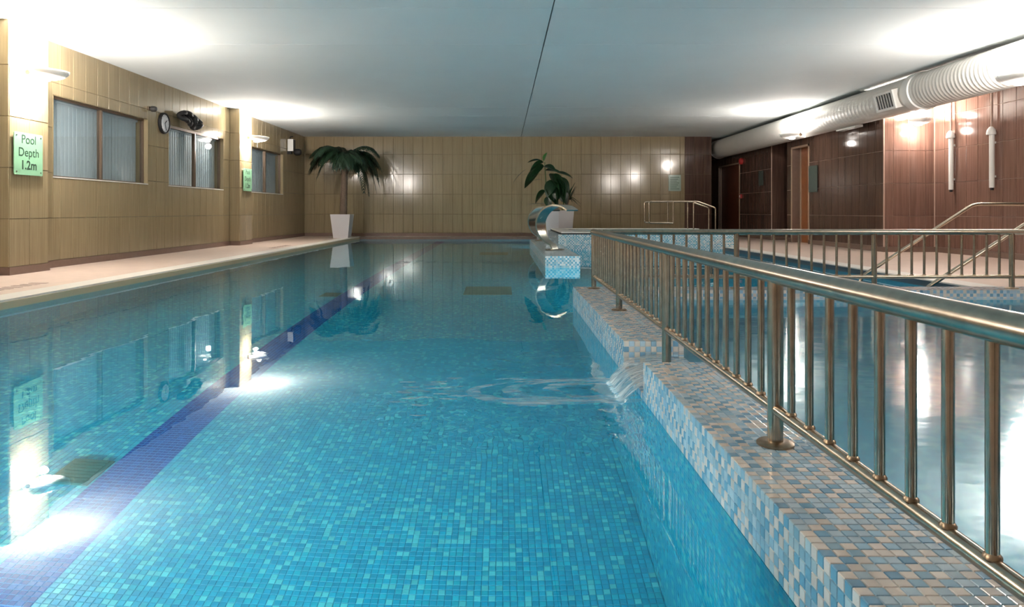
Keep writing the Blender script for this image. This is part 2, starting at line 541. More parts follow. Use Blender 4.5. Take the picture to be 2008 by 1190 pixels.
# pilasters with their own tiles
XP = -5.226
for a, b in PILS:
    p = MB().box((XL - 0.02, a, -0.1), (XP - 0.008, b, ZCEIL + 0.05)).build('pilaster', 'beige_grout', wl)
    mwp = Matrix(((0, 1, 0, XP - 0.008), (1, 0, 0, 0), (0, 0, 1, 0), (0, 0, 0, 1)))
    for q in range(2):
        hw = (b - a) / 2
        for j in range(5):
            o = link('wall_tile', tile_mesh(hw - 0.004, ROWS[j + 1] - ROWS[j] - 0.004, 'beige_tile'), p)
            o.matrix_world = mwp @ Matrix.Translation((a + q * hw + 0.002, 0, ROWS[j] + 0.002))
    mwf = Matrix(((1, 0, 0, XL), (0, -1, 0, a + 0.0), (0, 0, 1, 0), (0, 0, 0, 1)))
    for j in range(5):
        o = link('wall_tile', tile_mesh(XP - XL - 0.006, ROWS[j + 1] - ROWS[j] - 0.004, 'beige_tile'), p)
        o.matrix_world = mwf @ Matrix.Translation((0.002, 0, ROWS[j] + 0.002))

# back wall: beige then brown; local x = +X, local y = -Y
mwB = Matrix(((1, 0, 0, 0), (0, -1, 0, YB + 0.008), (0, 0, 1, 0), (0, 0, 0, 1)))
XBB, XBE = 4.97, 5.70
wb = wall_core('wall_back', mwB, XL - 0.3, XBE, [], 'beige_grout')
tag(wb, 'dim beige tiled end wall beyond the pool', None)
tiles_on(wb, mwB, XL, XBB, [], 'beige_tile', phase=XL)
tiles_on(wb, mwB, XBB, XBE, [], 'shaded_brown_tile', phase=XBB)
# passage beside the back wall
wp = MB().box((XBE - 0.2, YB + 0.25, -0.1), (XBE, 22.6, ZCEIL + 0.2)).box((XBE - 0.2, 22.5, -0.1), (XRF + 0.3, 22.7, ZCEIL + 0.2)).build('wall_passage', 'shaded_brown_tile')
tag(wp, kind='structure')

# far right wall: local x = +Y, local y = -X
mwR = Matrix(((0, -1, 0, XRF + 0.008), (1, 0, 0, 0), (0, 0, 1, 0), (0, 0, 0, 1)))
D1 = (14.82, 15.68); GAP = (15.96, 16.87); D2 = (19.16, 20.97)
holesR = [(D1[0], D1[1], -0.1, 2.11), (GAP[0], GAP[1], -0.1, 2.35), (D2[0], D2[1], -0.1, 2.02)]
wr = wall_core('wall_right_far', mwR, YPIER + 0.012, 22.7, holesR, 'brown_grout', th=0.2)
tag(wr, 'shade toned brown tiled wall with two doorways at far right', None)
tiles_on(wr, mwR, YPIER, 22.5, holesR, 'shaded_brown_tile', phase=YPIER)
MB().box((XRF + 0.01, GAP[1] - 0.006, ZDECK), (XRF + 0.3, GAP[1] + 0.002, 2.35)).build('jamb_tile', 'shaded_brown_tile', wr)
# room behind the dark opening
MB().box((XRF + 0.2, 15.5, -0.1), (XRF + 1.4, 15.94, 2.7)).box((XRF + 0.2, 16.9, -0.1), (XRF + 1.4, 17.4, 2.7)).box((XRF + 1.4, 15.5, -0.1), (XRF + 1.6, 17.4, 2.7)).box((XRF + 0.2, 15.5, 2.4), (XRF + 1.6, 17.4, 2.7)).build('recess_shell', 'shaded_brown_tile', wr)
# stepped face and near right wall
mwS = Matrix(((1, 0, 0, 0), (0, -1, 0, YPIER + 0.008), (0, 0, 1, 0), (0, 0, 0, 1)))
ws = wall_core('wall_right_step', mwS, XRF + 0.012, XRN + 0.3, [], 'brown_grout', th=0.2)
tag(ws, 'narrow brown tiled face stepping the right wall outwards', None)
tiles_on(ws, mwS, XRF, XRN, [], 'brown_tile', phase=XRF + 0.16)
mwN = Matrix(((0, -1, 0, XRN + 0.008), (1, 0, 0, 0), (0, 0, 1, 0), (0, 0, 0, 1)))
wn_ = wall_core('wall_right_near', mwN, -4.0, YPIER, [], 'brown_grout', th=0.2)
tag(wn_, 'lit brown tiled wall beside the showers', None)
tiles_on(wn_, mwN, 6.5, YPIER, [], 'brown_tile', phase=YPIER)
MB().box((XRN, -4.0, 0.15), (XRN + 0.008, 6.5, ZCEIL)).build('tile_sheet', 'brown_tile', wn_)
# corner trims on the step
MB().box((XRF - 0.006, YPIER - 0.006, ZDECK), (XRF + 0.012, YPIER + 0.012, ZCEIL)).build('corner_trim', 'brown_grout', ws)
MB().box((XRN - 0.012, YPIER - 0.012, ZDECK), (XRN, YPIER, ZCEIL)).build('corner_trim', 'brown_grout', ws)
MB().box((XRF - 0.006, GAP[1] - 0.004, ZDECK), (XRF + 0.012, GAP[1] + 0.014, 2.35)).build('corner_trim', 'brown_grout', wr)
# wall behind the camera
wf = MB().box((XL - 0.3, -4.25, -0.1), (XRN + 0.3, -4.0, ZCEIL + 0.2)).build('wall_front', 'beige_tile')
tag(wf, kind='structure')

# baseboards
def baseboard(name, boxes, label=None):
    mb = MB()
    for a, b in boxes: mb.box(a, b)
    o = mb.build(name, 'skirting'); tag(o, label, kind='structure'); return o
zb0, zb1 = ZDECK, ZDECK + 0.085
bl = []
ys = [-4.0] + [y for p in PILS for y in p] + [YB]
for i in range(0, len(ys), 2): bl.append(((XL - 0.005, ys[i], zb0), (XL + 0.012, ys[i + 1], zb1)))
for a, b in PILS:
    bl.append(((XL, a - 0.012, zb0), (XP + 0.012, b + 0.012, zb1)))
baseboard('baseboard_left', bl)
baseboard('baseboard_back', [((XL, YB - 0.012, zb0), (XBE, YB + 0.005, zb1))])
baseboard('baseboard_right', [((XRF - 0.012, YPIER, zb0), (XRF + 0.005, D1[0], zb1)), ((XRF - 0.012, D1[1], zb0), (XRF + 0.005, GAP[0], zb1)),
    ((XRF - 0.012, GAP[1], zb0), (XRF + 0.005, D2[0], zb1)), ((XRF - 0.012, YPIER - 0.012, zb0), (XRN, YPIER + 0.003, zb1)), ((XRN - 0.012, -4, zb0), (XRN + 0.005, YPIER, zb1)),
    ((XRF, GAP[1] - 0.012, zb0), (XRF + 0.5, GAP[1] + 0.05, zb1))])

# ------------------------------------------------------------------ ceiling: panels with dark joints
ce = MB().box((XL - 0.3, -4.25, ZCEIL + 0.03), (XRN + 0.3, 22.7, ZCEIL + 0.25)).build('ceiling', 'ceiling_gap')
tag(ce, 'flat white panelled ceiling with one dark lengthwise joint', kind='structure')
YC = [-4.0, 0.55, 2.15, 7.15, 8.71, 14.03, 15.3, 22.5]
for i in range(len(YC) - 1):
    for (xa, xb) in ((XL - 0.02, 0.493), (0.507, XRN + 0.02)):
        g = 0.005
        zz = ZCEIL
        MB().box((xa, YC[i] + g, zz), (xb, YC[i + 1] - g, ZCEIL + 0.032)).build('ceiling_panel', 'ceiling', ce)

# ------------------------------------------------------------------ deck and pool shells
fl = MB()
zd = -0.4
fl.box((XL - 0.3, -4.2, zd), (POOL_L - 0.26, YB + 0.3, ZDECK))
fl.box((POOL_R + 0.26, -4.2, zd), (XRN + 0.3, 22.7, ZDECK))
fl.box((POOL_L - 0.26, POOL_F + 0.2, zd), (POOL_R + 0.26, 22.7, ZDECK))
fl.box((POOL_L - 0.26, -4.2, zd), (POOL_R + 0.26, POOL_N - 0.26, ZDECK))
fl.box((0.9, 16.5, zd), (POOL_R + 0.26, POOL_F + 0.2, ZDECK))
flo = fl.build('floor', 'deck')
tag(flo, 'pinkish stone deck around the pools', kind='structure')
cop = MB()
cop.box((POOL_L - 0.26, -0.2, zd), (POOL_L - 0.004, POOL_F + 0.2, ZDECK + 0.004))
cop.build('edge_strip', 'coping', flo)
MB().box((POOL_L, POOL_F - 0.012, -0.06), (POOL_R, POOL_F + 0.002, ZDECK - 0.004)).build('edge_face', 'skirting', flo)
MB().box((POOL_R - 0.012, 5.6, -0.05), (POOL_R + 0.002, 13.5, ZDECK - 0.008)).build('edge_face', 'edge_dark', flo)
MB().box((POOL_L - 0.02, POOL_N, -0.05), (POOL_L + 0.012, POOL_F, ZDECK - 0.012)).build('edge_face', 'coping_face', flo)
MB().box((POOL_R + 0.004, -0.2, zd), (POOL_R + 0.26, 13.5, ZDECK + 0.004)).build('edge_strip', 'coping', flo)
MB().box((POOL_L, POOL_F + 0.004, zd), (0.9, POOL_F + 0.2, ZDECK - 0.002)).build('edge_strip', 'skirting', flo)
MB().box((POOL_L - 0.26, POOL_N - 0.26, zd), (POOL_R + 0.26, POOL_N - 0.004, ZDECK + 0.003)).build('edge_strip', 'coping', flo)
# slotted drain in the left deck
for k in range(9):
    MB().box((-4.46 + 0.0, 5.75 + k * 0.12, ZDECK), (-4.30, 5.80 + k * 0.12, ZDECK + 0.003)).build('drain_slot', 'drain', flo)
for k in range(7):
    MB().box((-4.33, 13.2 + k * 0.16, ZDECK), (-4.22, 13.27 + k * 0.16, ZDECK + 0.003)).build('drain_slot', 'drain', flo)

pb = MB()
pb.add([(POOL_L, POOL_N, ZF), (POOL_R, POOL_N, ZF), (POOL_R, POOL_F, ZF), (POOL_L, POOL_F, ZF)], [(0, 1, 2, 3)])
pb.add([(POOL_L, POOL_N, ZF), (POOL_L, POOL_F, ZF), (POOL_L, POOL_F, 0.03), (POOL_L, POOL_N, 0.03)], [(0, 1, 2, 3)])
pb.add([(POOL_L, POOL_F, ZF), (POOL_R, POOL_F, ZF), (POOL_R, POOL_F, 0.03), (POOL_L, POOL_F, 0.03)], [(0, 1, 2, 3)])
pb.add([(POOL_R, POOL_F, ZF), (POOL_R, POOL_N, ZF), (POOL_R, POOL_N, 0.03), (POOL_R, POOL_F, 0.03)], [(0, 1, 2, 3)])
pb.add([(POOL_R, POOL_N, ZF), (POOL_L, POOL_N, ZF), (POOL_L, POOL_N, 0.03), (POOL_R, POOL_N, 0.03)], [(0, 1, 2, 3)])
pbo = pb.build('pool_basin', 'pool')
tag(pbo, 'turquoise mosaic basin of the long pool', kind='structure')
LX0, LX1 = -1.75, -1.525
MB().box((LX0, 0.7, ZF - 0.01), (LX1, POOL_F, ZF + 0.0012)).build('lane_line', 'lane', pbo)

def tile_pts(cx, cy, cz, ax, half=0.0118, th=0.0022):
    """one mosaic tile; ax = outward axis"""
    h, e = half, half - 0.0012
    if ax == 'z':
        lo = [(-h, -h, 0), (h, -h, 0), (h, h, 0), (-h, h, 0)]; up = [(-e, -e, th), (e, -e, th), (e, e, th), (-e, e, th)]
    elif ax == '-x':
        lo = [(0, h, -h), (0, -h, -h), (0, -h, h), (0, h, h)]; up = [(-th, e, -e), (-th, -e, -e), (-th, -e, e), (-th, e, e)]
    else:  # -y
        lo = [(-h, 0, -h), (h, 0, -h), (h, 0, h), (-h, 0, h)]; up = [(-e, -th, -e), (e, -th, -e), (e, -th, e), (-e, -th, e)]
    return [(x + cx, y + cy, z + cz) for x, y, z in lo + up]
TF = [(4, 5, 6, 7), (0, 1, 5, 4), (1, 2, 6, 5), (2, 3, 7, 6), (3, 0, 4, 7)]
_ms = {}
def mosaic_piece(ax, mat):
    if (ax, mat) not in _ms:
        _ms[(ax, mat)] = MB().add(tile_pts(0, 0, 0, ax), TF).mesh('mosaic_tile', mat)
    return _ms[(ax, mat)]
def bulk(name, pts, mat, parent, ax):
    base = np.array(tile_pts(0, 0, 0, ax)); P = np.array(pts)
    V = (P[:, None, :] + base[None]).reshape(-1, 3)
    F = (np.array(TF)[None] + (np.arange(len(P)) * 8)[:, None, None]).reshape(-1, 4)
    me = bpy.data.meshes.new(name)
    me.from_pydata(V.tolist(), [], F.tolist())
    me.materials.append(M[mat])
    o = link(name, me, parent); o['kind'] = 'stuff'
    return o

# pool floor mosaic: nearest rows one by one, the rest of the near floor joined
bulk_pts = {'pool': [], 'lane': []}
n_single = 0
for j in range(92, 170):
    y = (j + 0.5) * TS
    for i in range(-150, 22):
        x = (i + 0.5) * TS
        if abs((x - 0.0) / y) > 0.78: continue
        lane = LX0 < x < LX1
        zz = ZF + (0.0012 if lane else 0)
        mt = 'lane' if lane else 'pool'
        u = 986 + 1400 * x / y
        if n_single < 297 and 95 <= j < 99 and 10 < u < 1330:
            link('mosaic_tile', mosaic_piece('z', mt), pbo, (x, y, zz)); n_single += 1
        else:
            bulk_pts[mt].append((x, y, zz))
for k in bulk_pts: bulk('mosaic_field', bulk_pts[k], k, pbo, 'z')

# underwater lights added out of view to brighten the pools and tint the ceiling
def niche(x, y, z, rz, label, watts):
    r = empty('added_pool_light', (x, y, z), rz)      # local +y points into the pool
    MB().lathe([(0.14, 0.0), (0.14, 0.012), (0.12, 0.022), (0.115, 0.012)], n=24, axis='y').build('ring', 'chrome', r, smooth=True)
    MB().lathe([(0.112, 0.004), (0.112, 0.012), (0.06, 0.018)], n=24, axis='y').build('lens', 'added_pool_lens', r, smooth=True)
    ld = bpy.data.lights.new('added_pool_beam', 'AREA'); ld.shape = 'DISK'; ld.size = 0.22; ld.energy = watts; ld.color = POOL_COL; ld.spread = math.radians(95)
    o = link('added_pool_beam', ld, r, (0, 0.03, 0)); o.rotation_euler = (PI / 2, 0, 0)
    tag(r, label, 'added pool light', 'added underwater lights')
for x, nm in ((-3.2, 'nearest the left wall'), (-2.2, 'just left of the lane line'), (-1.2, 'just right of the lane line'), (-0.35, 'nearest the divider')):
    niche(x, POOL_N, -0.55, 0, 'added unseen round underwater light in the near pool end, ' + nm, ADDED_POOL_LIGHT)
for x, nm in ((1.6, 'beside the divider'), (3.2, 'farther from the divider')):
    niche(x, POOL_N, -0.42, 0, 'added unseen round underwater light in the small pool end, ' + nm, ADDED_POOL_LIGHT * 0.4)
for x, nm in ((1.3, 'nearer the divider'), (2.9, 'nearer the right deck')):
    niche(x, 5.6, -0.55, 0, 'added unseen round underwater light behind the cross railing, ' + nm, ADDED_POOL_LIGHT)
niche(0.79, 14.9, -0.55, 0, 'added unseen round underwater light in the far face of the island', ADDED_POOL_LIGHT)

# floor grates in the pool
def grate(x0, x1, y0, y1, label):
    g = empty('floor_grate', ((x0 + x1) / 2, (y0 + y1) / 2, ZF))
    MB().box((-(x1 - x0) / 2, -(y1 - y0) / 2, 0), ((x1 - x0) / 2, (y1 - y0) / 2, 0.012)).build('plate', 'grate', g)
    n = 8
    for k in range(n):
        y = -(y1 - y0) / 2 + (k + 0.5) * (y1 - y0) / n
        MB().box((-(x1 - x0) / 2 + 0.02, y - 0.01, 0.012), ((x1 - x0) / 2 - 0.02, y + 0.01, 0.018)).build('bar', 'grate', g)
    tag(g, label, 'grate', 'grates on the pool floor')
grate(-0.43, 0.10, 7.72, 8.42, 'dark rectangular grate in mid pool floor, nearest of the two wide ones')
grate(-0.45, 0.10, 13.5, 14.3, 'dark rectangular grate on the pool floor near the far end')
grate(-1.94, -1.76, 3.02, 3.24, 'small dark grate beside the navy lane line, nearest the camera')
grate(-1.95, -1.76, 7.55, 7.85, 'small dark grate beside the navy lane line, farther away')

# ------------------------------------------------------------------ divider between the pools
dv = MB()
NY0, NY1 = 2.80, 3.25
zc = ZDIV - 0.0022
XI = DX0 + 0.0022
for (a, b, t) in ((POOL_N, NY0, zc), (NY0, NY1, 0.025), (NY1 + 0.0035, 5.6, zc)):
    dv.box((XI, a, 0.0), (DX1, b, t))
dvo = dv.build('pool_divider', 'divider')
MB().box((DX0, POOL_N, ZF), (DX1, 5.6, -0.0005)).build('submerged_wall', 'pool', dvo)
tag(dvo, 'low mosaic wall between the long and the small pool', kind='structure')
dv2 = MB().box((DX1, 5.35, -0.025), (POOL_R + 0.02, 5.6, ZDIV)).build('cross_wall', 'divider', dvo)
MB().box((DX1, 5.35, ZF), (POOL_R + 0.02, 5.6, -0.0255)).build('submerged_wall', 'pool', dvo)
top_b, side_b, ns = [], [], 0
for j in range(int(round(POOL_N / TS)), int(round(5.6 / TS))):
    y = (j + 0.5) * TS
    notch = NY0 < y < NY1
    for i in range(11):
        if notch: continue
        x = DX0 + (i + 0.5) * TS
        vis = 1.075 <= y and 986 + 1400 * x / y < 2015
        if vis and ns < 300:
            link('mosaic_tile', mosaic_piece('z', 'divider'), dvo, (x, y, zc)); ns += 1
        else: top_b.append((x, y, zc))
    for k in range(0, 6):
        z = (k + 0.5) * TS
        if notch and z > 0.025: continue
        vis = 1.15 <= y and k >= 0
        if vis and ns < 300:
            link('mosaic_tile', mosaic_piece('-x', 'divider_side'), dvo, (XI, y, z)); ns += 1
        else: side_b.append((XI, y, z))
bulk('mosaic_top', top_b, 'divider', dvo, 'z')
bulk('mosaic_side', side_b, 'divider_side', dvo, '-x')
bulk('mosaic_step', [(DX0 + (i + 0.5) * TS, NY1 + 0.0035, (k + 0.5) * TS) for i in range(11) for k in range(0, 6)], 'divider', dvo, '-y')

# small raised pool basin
sp = MB()
sp.add([(DX1, POOL_N, -0.85), (POOL_R, POOL_N, -0.85), (POOL_R, 5.35, -0.85), (DX1, 5.35, -0.85)], [(0, 1, 2, 3)])
sp.add([(POOL_R - 0.003, 5.35, -0.85), (POOL_R - 0.003, POOL_N, -0.85), (POOL_R - 0.003, POOL_N, 0.06), (POOL_R - 0.003, 5.35, 0.06)], [(0, 1, 2, 3)])
sp.add([(POOL_R, POOL_N, -0.85), (DX1, POOL_N, -0.85), (DX1, POOL_N, 0.06), (POOL_R, POOL_N, 0.06)], [(0, 1, 2, 3)])
spo = sp.build('small_pool_basin', 'pool')
tag(spo, 'mosaic basin of the small pool beside the railing', kind='structure')
MB().box((POOL_R - 0.001, POOL_N, 0.0), (POOL_R + 0.25, 5.6, ZDIV)).build('raised_kerb', 'divider', spo)
MB().box((DX1, POOL_N - 0.2, 0.0), (POOL_R + 0.25, POOL_N, ZDIV)).build('raised_kerb', 'divider', spo)

# water surfaces
wt = MB()
wt.add([(POOL_L, POOL_N, 0), (DX0 + 0.05, POOL_N, 0), (DX0 + 0.05, 5.5, 0), (POOL_R, 5.5, 0), (POOL_R, POOL_F, 0), (POOL_L, POOL_F, 0)], [(0, 1, 2, 5), (2, 3, 4, 5)])
wto = wt.build('pool_water', 'water')
tag(wto, 'calm turquoise water filling the long pool', 'water', kind='stuff')
w2 = MB().add([(DX1 - 0.12, POOL_N, ZW2), (POOL_R, POOL_N, ZW2), (POOL_R, 5.36, ZW2), (DX1 - 0.12, 5.36, ZW2)], [(0, 1, 2, 3)]).build('small_pool_water', 'water_small')
tag(w2, 'rippled grey teal water of the small pool behind the railing', 'water', kind='stuff')
# water running over the notch and falling into the long pool
rows = []
prof = [(0.72, ZW2), (0.66, 0.088), (0.60, 0.082), (0.56, 0.072), (0.53, 0.058), (0.508, 0.040), (0.485, 0.018), (0.462, -0.01), (0.455, -0.03)]
for x, z in prof:
    r = []
    for k in range(37):
        t = k / 36
        fall = max(0, (0.62 - x) / 0.15)
        y = NY0 + 0.004 + t * (NY1 - NY0 - 0.004)
        y = y - 0.05 * fall * (1 - t) ** 2 - 0.10 * fall * t ** 2
        r.append((x + 0.012 * math.sin(k * 1.9) * fall * 0.5, y, z + 0.0022 * math.sin(k * 1.37 + x * 40)))
    rows.append(r)
so = MB().grid(rows).build('water_spill', 'spill', smooth=True)
tag(so, 'sheet of water spilling through the notch in the mosaic divider', 'water', kind='stuff')
# swirls of foam on the surface where the spill lands
fm = MB()
def ribbon(pts, wd):
    rows = []
    n = len(pts)
    for i, p in enumerate(pts):
        a = Vector(pts[max(0, i - 1)]); b = Vector(pts[min(n - 1, i + 1)])
        d = (b - a).normalized(); q = Vector((-d.y, d.x, 0))
        ww = 2.4 * wd * math.sin(PI * (i + 0.35) / (n + 0.2)) * random.uniform(0.55, 1.2)
        P = Vector(p)
        rows.append([tuple(P + q * ww), tuple(P + Vector((0, 0, 0.0015))), tuple(P - q * ww)])
    fm.grid(rows)
def arc(cx, cy, rx, ry, a0, a1, wd, n=16):
    ribbon([(cx + rx * math.cos(math.radians(a0 + (a1 - a0) * i / n)) + random.uniform(-.006, .006), cy + ry * math.sin(math.radians(a0 + (a1 - a0) * i / n)) + random.uniform(-.006, .006), 0.003) for i in range(n + 1)], wd)
arc(0.16, 2.93, 0.28, 0.17, 120, 300, 0.016)
arc(0.25, 2.95, 0.22, 0.14, 100, 290, 0.014)
arc(0.30, 2.83, 0.30, 0.05, 180, 340, 0.022)
arc(0.28, 3.02, 0.30, 0.10, 30, 140, 0.015)
arc(0.36, 2.98, 0.16, 0.08, 60, 230, 0.013)
arc(0.40, 2.88, 0.14, 0.05, 170, 350, 0.016)
arc(0.12, 2.76, 0.12, 0.03, 190, 330, 0.010)
arc(0.05, 3.10, 0.16, 0.05, 20, 120, 0.010)
arc(0.42, 3.10, 0.10, 0.05, 10, 170, 0.010)
for _ in range(26):
    x, y = random.gauss(-0.27, 0.09), random.gauss(2.93, 0.10)
    ribbon([(x + t * 0.035, y + random.uniform(-.004, .004), 0.003) for t in (-1, -0.5, 0, 0.5, 1)], random.uniform(0.004, 0.009))
fo = fm.build('foam', 'foam')
tag(fo, 'pale foam swirling on the water below the spill', 'foam', kind='stuff')

# ------------------------------------------------------------------ mosaic island and raised spa
isl = MB()
ix0, ix1, iy0, iy1 = 0.56, 1.02, 9.4, 14.9
ch = 0.12
poly = [(ix0, iy0), (ix1 - 0.02, iy0), (ix1, iy0 + 0.02), (ix1, iy1), (ix0, iy1)]
isl.add([(x, y, -0.05) for x, y in poly] + [(x, y, ZDIV) for x, y in poly],
        [(0, 1, 6, 5), (1, 2, 7, 6), (2, 3, 8, 7), (3, 4, 9, 8), (4, 0, 5, 9), (5, 6, 7, 8, 9)])
iso = isl.build('fountain_island', 'plinth')
il = MB().add([(x, y, ZF) for x, y in poly] + [(x, y, -0.05) for x, y in poly], [(0, 1, 6, 5), (1, 2, 7, 6), (2, 3, 8, 7), (3, 4, 9, 8), (4, 0, 5, 9)]).build('submerged_wall', 'pool', iso)
tag(iso, 'pale blue mosaic island in the pool carrying two steel cascades', 'island')

sx0, sx1, sy0, sy1 = 1.05, 4.45, 13.5, 16.52
spa = empty('raised_spa', ((sx0 + sx1) / 2, (sy0 + sy1) / 2, 0))
def ab(o):   # keep world-built geometry in place under an empty
    o.matrix_parent_inverse = Matrix.Translation(-Vector(o.parent.location)); return o
zr = 0.30
for za, zb_, mt, nm in ((ZF, -0.05, 'pool', 'submerged_wall'), (-0.05, zr, 'plinth', 'tub_wall')):
    ab(MB().box((sx0, sy0, za), (sx1, sy0 + 0.22, zb_)).box((sx0, sy1 - 0.22, za), (sx1, sy1, zb_)).box((sx0, sy0 + 0.22, za), (sx0 + 0.22, sy1 - 0.22, zb_)).box((sx1 - 0.22, sy0 + 0.22, za), (sx1, sy1 - 0.22, zb_)).build(nm, mt, spa))
ab(MB().box((sx0 + 0.05, sy0 + 0.03, zr), (sx1 - 0.03, sy0 + 0.2, zr + 0.025)).box((sx0 + 0.05, sy1 - 0.2, zr), (sx1 - 0.03, sy1 - 0.03, zr + 0.025)).box((sx0 + 0.05, sy0 + 0.2, zr), (sx0 + 0.2, sy1 - 0.2, zr + 0.025)).build('black_strip', 'black', spa))  # black strip between tub wall and rim
ab(MB().box((sx0 + 0.06, sy0 + 0.05, zr + 0.025), (sx1, sy0 + 0.34, zr + 0.05)).box((sx0 + 0.06, sy1 - 0.34, zr + 0.025), (sx1, sy1 - 0.02, zr + 0.05)).box((sx0 + 0.06, sy0 + 0.34, zr + 0.025), (sx0 + 0.34, sy1 - 0.34, zr + 0.05)).build('rim', 'coping', spa))
ab(MB().add([(sx0 + 0.2, sy0 + 0.2, zr + 0.02), (sx1 - 0.2, sy0 + 0.2, zr + 0.02), (sx1 - 0.2, sy1 - 0.2, zr + 0.02), (sx0 + 0.2, sy1 - 0.2, zr + 0.02)], [(0, 1, 2, 3)]).build('spa_water', 'spa_water', spa))
ab(MB().box((sx0 + 0.2, sy0 + 0.2, -0.6), (sx1 - 0.2, sy1 - 0.2, -0.5)).build('tub_floor', 'pool', spa))
tag(spa, 'raised spa tub with pale mosaic wall and white rim', 'spa')

# ------------------------------------------------------------------ steel cascades on the island
def cascade_mesh():
    mb = MB()
    n = 26
    path = [(0.0, 0.0, 0.0)]
    for i in range(n + 1):
        a = math.radians(250 - (250 - 48) * i / n)
        path.append((0.07 + 0.33 * math.cos(a), 0.37 + 0.31 * math.sin(a), i / n))
    th = 0.012
    rows = []
    for i, (x, z, t) in enumerate(path):
        a = path[max(0, i - 1)]; b = path[min(len(path) - 1, i + 1)]
        d = Vector((b[0] - a[0], 0, b[1] - a[1])).normalized()
        nrm = Vector((-d.z, 0, d.x))
        wd = 0.09 + 0.10 * min(1, t * 1.3)
        P = Vector((x, 0, z))
        r = []
        for s, q in ((-1, 1), (1, 1), (1, -1), (-1, -1)):
            r.append(tuple(P + Vector((0, s * wd, 0)) + nrm * (th * q)))
        r.append(r[0])
        rows.append(r)
    mb.grid(rows)
    k = len(rows) - 1
    mb.add([rows[k][0], rows[k][1], rows[k][2], rows[k][3]], [(0, 1, 2, 3)])
    return mb.mesh('blade', 'chrome', smooth=True, fix=True)
def cascade(loc, rz, label):
    c = empty('water_cascade', loc, rz)
    link('blade', cascade_mesh(), c)
    MB().lathe([(0.15, 0.0), (0.15, 0.008), (0.14, 0.012)], c=(-0.01, 0, 0.001), n=24).build('base_plate', 'steel', c)
    tag(c, label, 'fountain', 'curved steel cascades')
cascade((0.80, 10.9, ZDIV + 0.002), math.radians(-32), 'curved steel cascade spout on mosaic island, nearer of the two')
cascade((0.80, 14.3, ZDIV + 0.002), math.radians(-32), 'curved steel cascade spout at far end of island, partly hidden')

# ------------------------------------------------------------------ railings
ZT, ZBR = CAMZ - 0.160, CAMZ - 0.502
def railing(name, p0, p1, posts, step, label, rt=0.0245):
    """straight railing from p0 to p1 (x, y); posts = distances along it"""
    P0, P1 = Vector((p0[0], p0[1], 0)), Vector((p1[0], p1[1], 0))
    d = (P1 - P0); Ln = d.length; d.normalize()
    root = empty(name, (p0[0], p0[1], ZDIV), math.atan2(d.y, d.x))
    zt, zb = ZT - ZDIV, ZBR - ZDIV
    MB().tube([(-0.02, 0, zt), (Ln, 0, zt)], rt, 20).build('top_rail', 'steel', root, smooth=True)
    MB().tube([(-0.01, 0, zb), (Ln, 0, zb)], 0.0145, 14).build('bottom_rail', 'steel', root, smooth=True)
    pm = MB().tube([(0, 0, 0), (0, 0, zt)], 0.0195, 16).mesh('post', 'steel', smooth=True)
    fm_ = MB().lathe([(0.046, 0.0), (0.046, 0.005), (0.040, 0.009), (0.022, 0.010)], n=24).mesh('flange', 'rust_steel', smooth=True)
    bmh = MB().tube([(0, 0, zb), (0, 0, zt - 0.012)], 0.0092, 12).mesh('baluster', 'steel', smooth=True)
    wmh = MB().lathe([(0.013, 0), (0.0125, 0.004), (0.0095, 0.008)], n=12).mesh('weld', 'rust_steel', smooth=True)
    for s in posts:
        if name == 'pool_railing' and abs(s - 2.445) < 0.01:
            lo_ = 0.027 - ZDIV
            po = link('post', MB().tube([(0, 0, lo_), (0, 0, zt)], 0.0195, 16).mesh('post', 'steel', smooth=True), root, (s, 0, 0))
            link('flange', fm_, po, (0, 0, lo_))
            continue
        link('flange', fm_, link('post', pm, root, (s, 0, 0)))
    for a, b in zip(([0.04] if posts[0] > 0.5 else []) + posts[:-1], ([posts[0]] if posts[0] > 0.5 else []) + posts[1:]):
        n = max(1, int(round((b - a) / step)))
        for k in range(1, n):
            s = a + (b - a) * k / n
            bl_ = link('baluster', bmh, root, (s, 0, 0))
            link('weld', wmh, bl_, (0, 0, zb + 0.012))
    tag(root, label, 'railing')
    return root
YC2 = 5.47
railing('pool_railing', (0.697, YC2), (0.69, 0.30), [0, 1.2, 2.445, YC2 - 1.813, YC2 - 0.605], 0.1, 'long steel railing standing on the mosaic divider in the foreground')
railing('cross_railing', (0.79, YC2), (4.15, YC2), [1.0, 2.055, 3.11], 0.096, 'steel railing crossing the pool at right angles behind the first', rt=0.0215)

# ------------------------------------------------------------------ handrails
def bent(pts, r, name, mat, parent, n=12, rad=0.07):
    out = [Vector(pts[0])]
    for i in range(1, len(pts) - 1):
        p, a, b = Vector(pts[i]), Vector(pts[i - 1]), Vector(pts[i + 1])
        u = (a - p).normalized(); v = (b - p).normalized()
        rr = min(rad, (a - p).length * 0.45, (b - p).length * 0.45)
        for t in (0, 0.25, 0.5, 0.75, 1):
            q = (p + u * rr) * (1 - t) ** 2 + p * 2 * t * (1 - t) + (p + v * rr) * t ** 2
            out.append(q)
    out.append(Vector(pts[-1]))
    return MB().tube(out, r, n).build(name, mat, parent, smooth=True)
for y, lab in ((7.55, 'sloping steel handrail into the pool by the right deck, farther one'), (6.4, 'sloping steel handrail into the pool by the right deck, nearer one')):
    h = empty('step_handrail', (4.98, y, ZDECK))
    bent([(1.0, 0, 0), (1.0, 0, 0.755), (0, 0, 0.755), (-1.20, 0, -0.02), (-1.20, 0, -0.6)], 0.0185, 'rail', 'steel', h)
    MB().lathe([(0.05, 0), (0.05, 0.006), (0.025, 0.01)], c=(1.0, 0, 0), n=20).build('flange', 'steel', h, smooth=True)
    tag(h, lab, 'handrail', 'handrails of the pool steps')
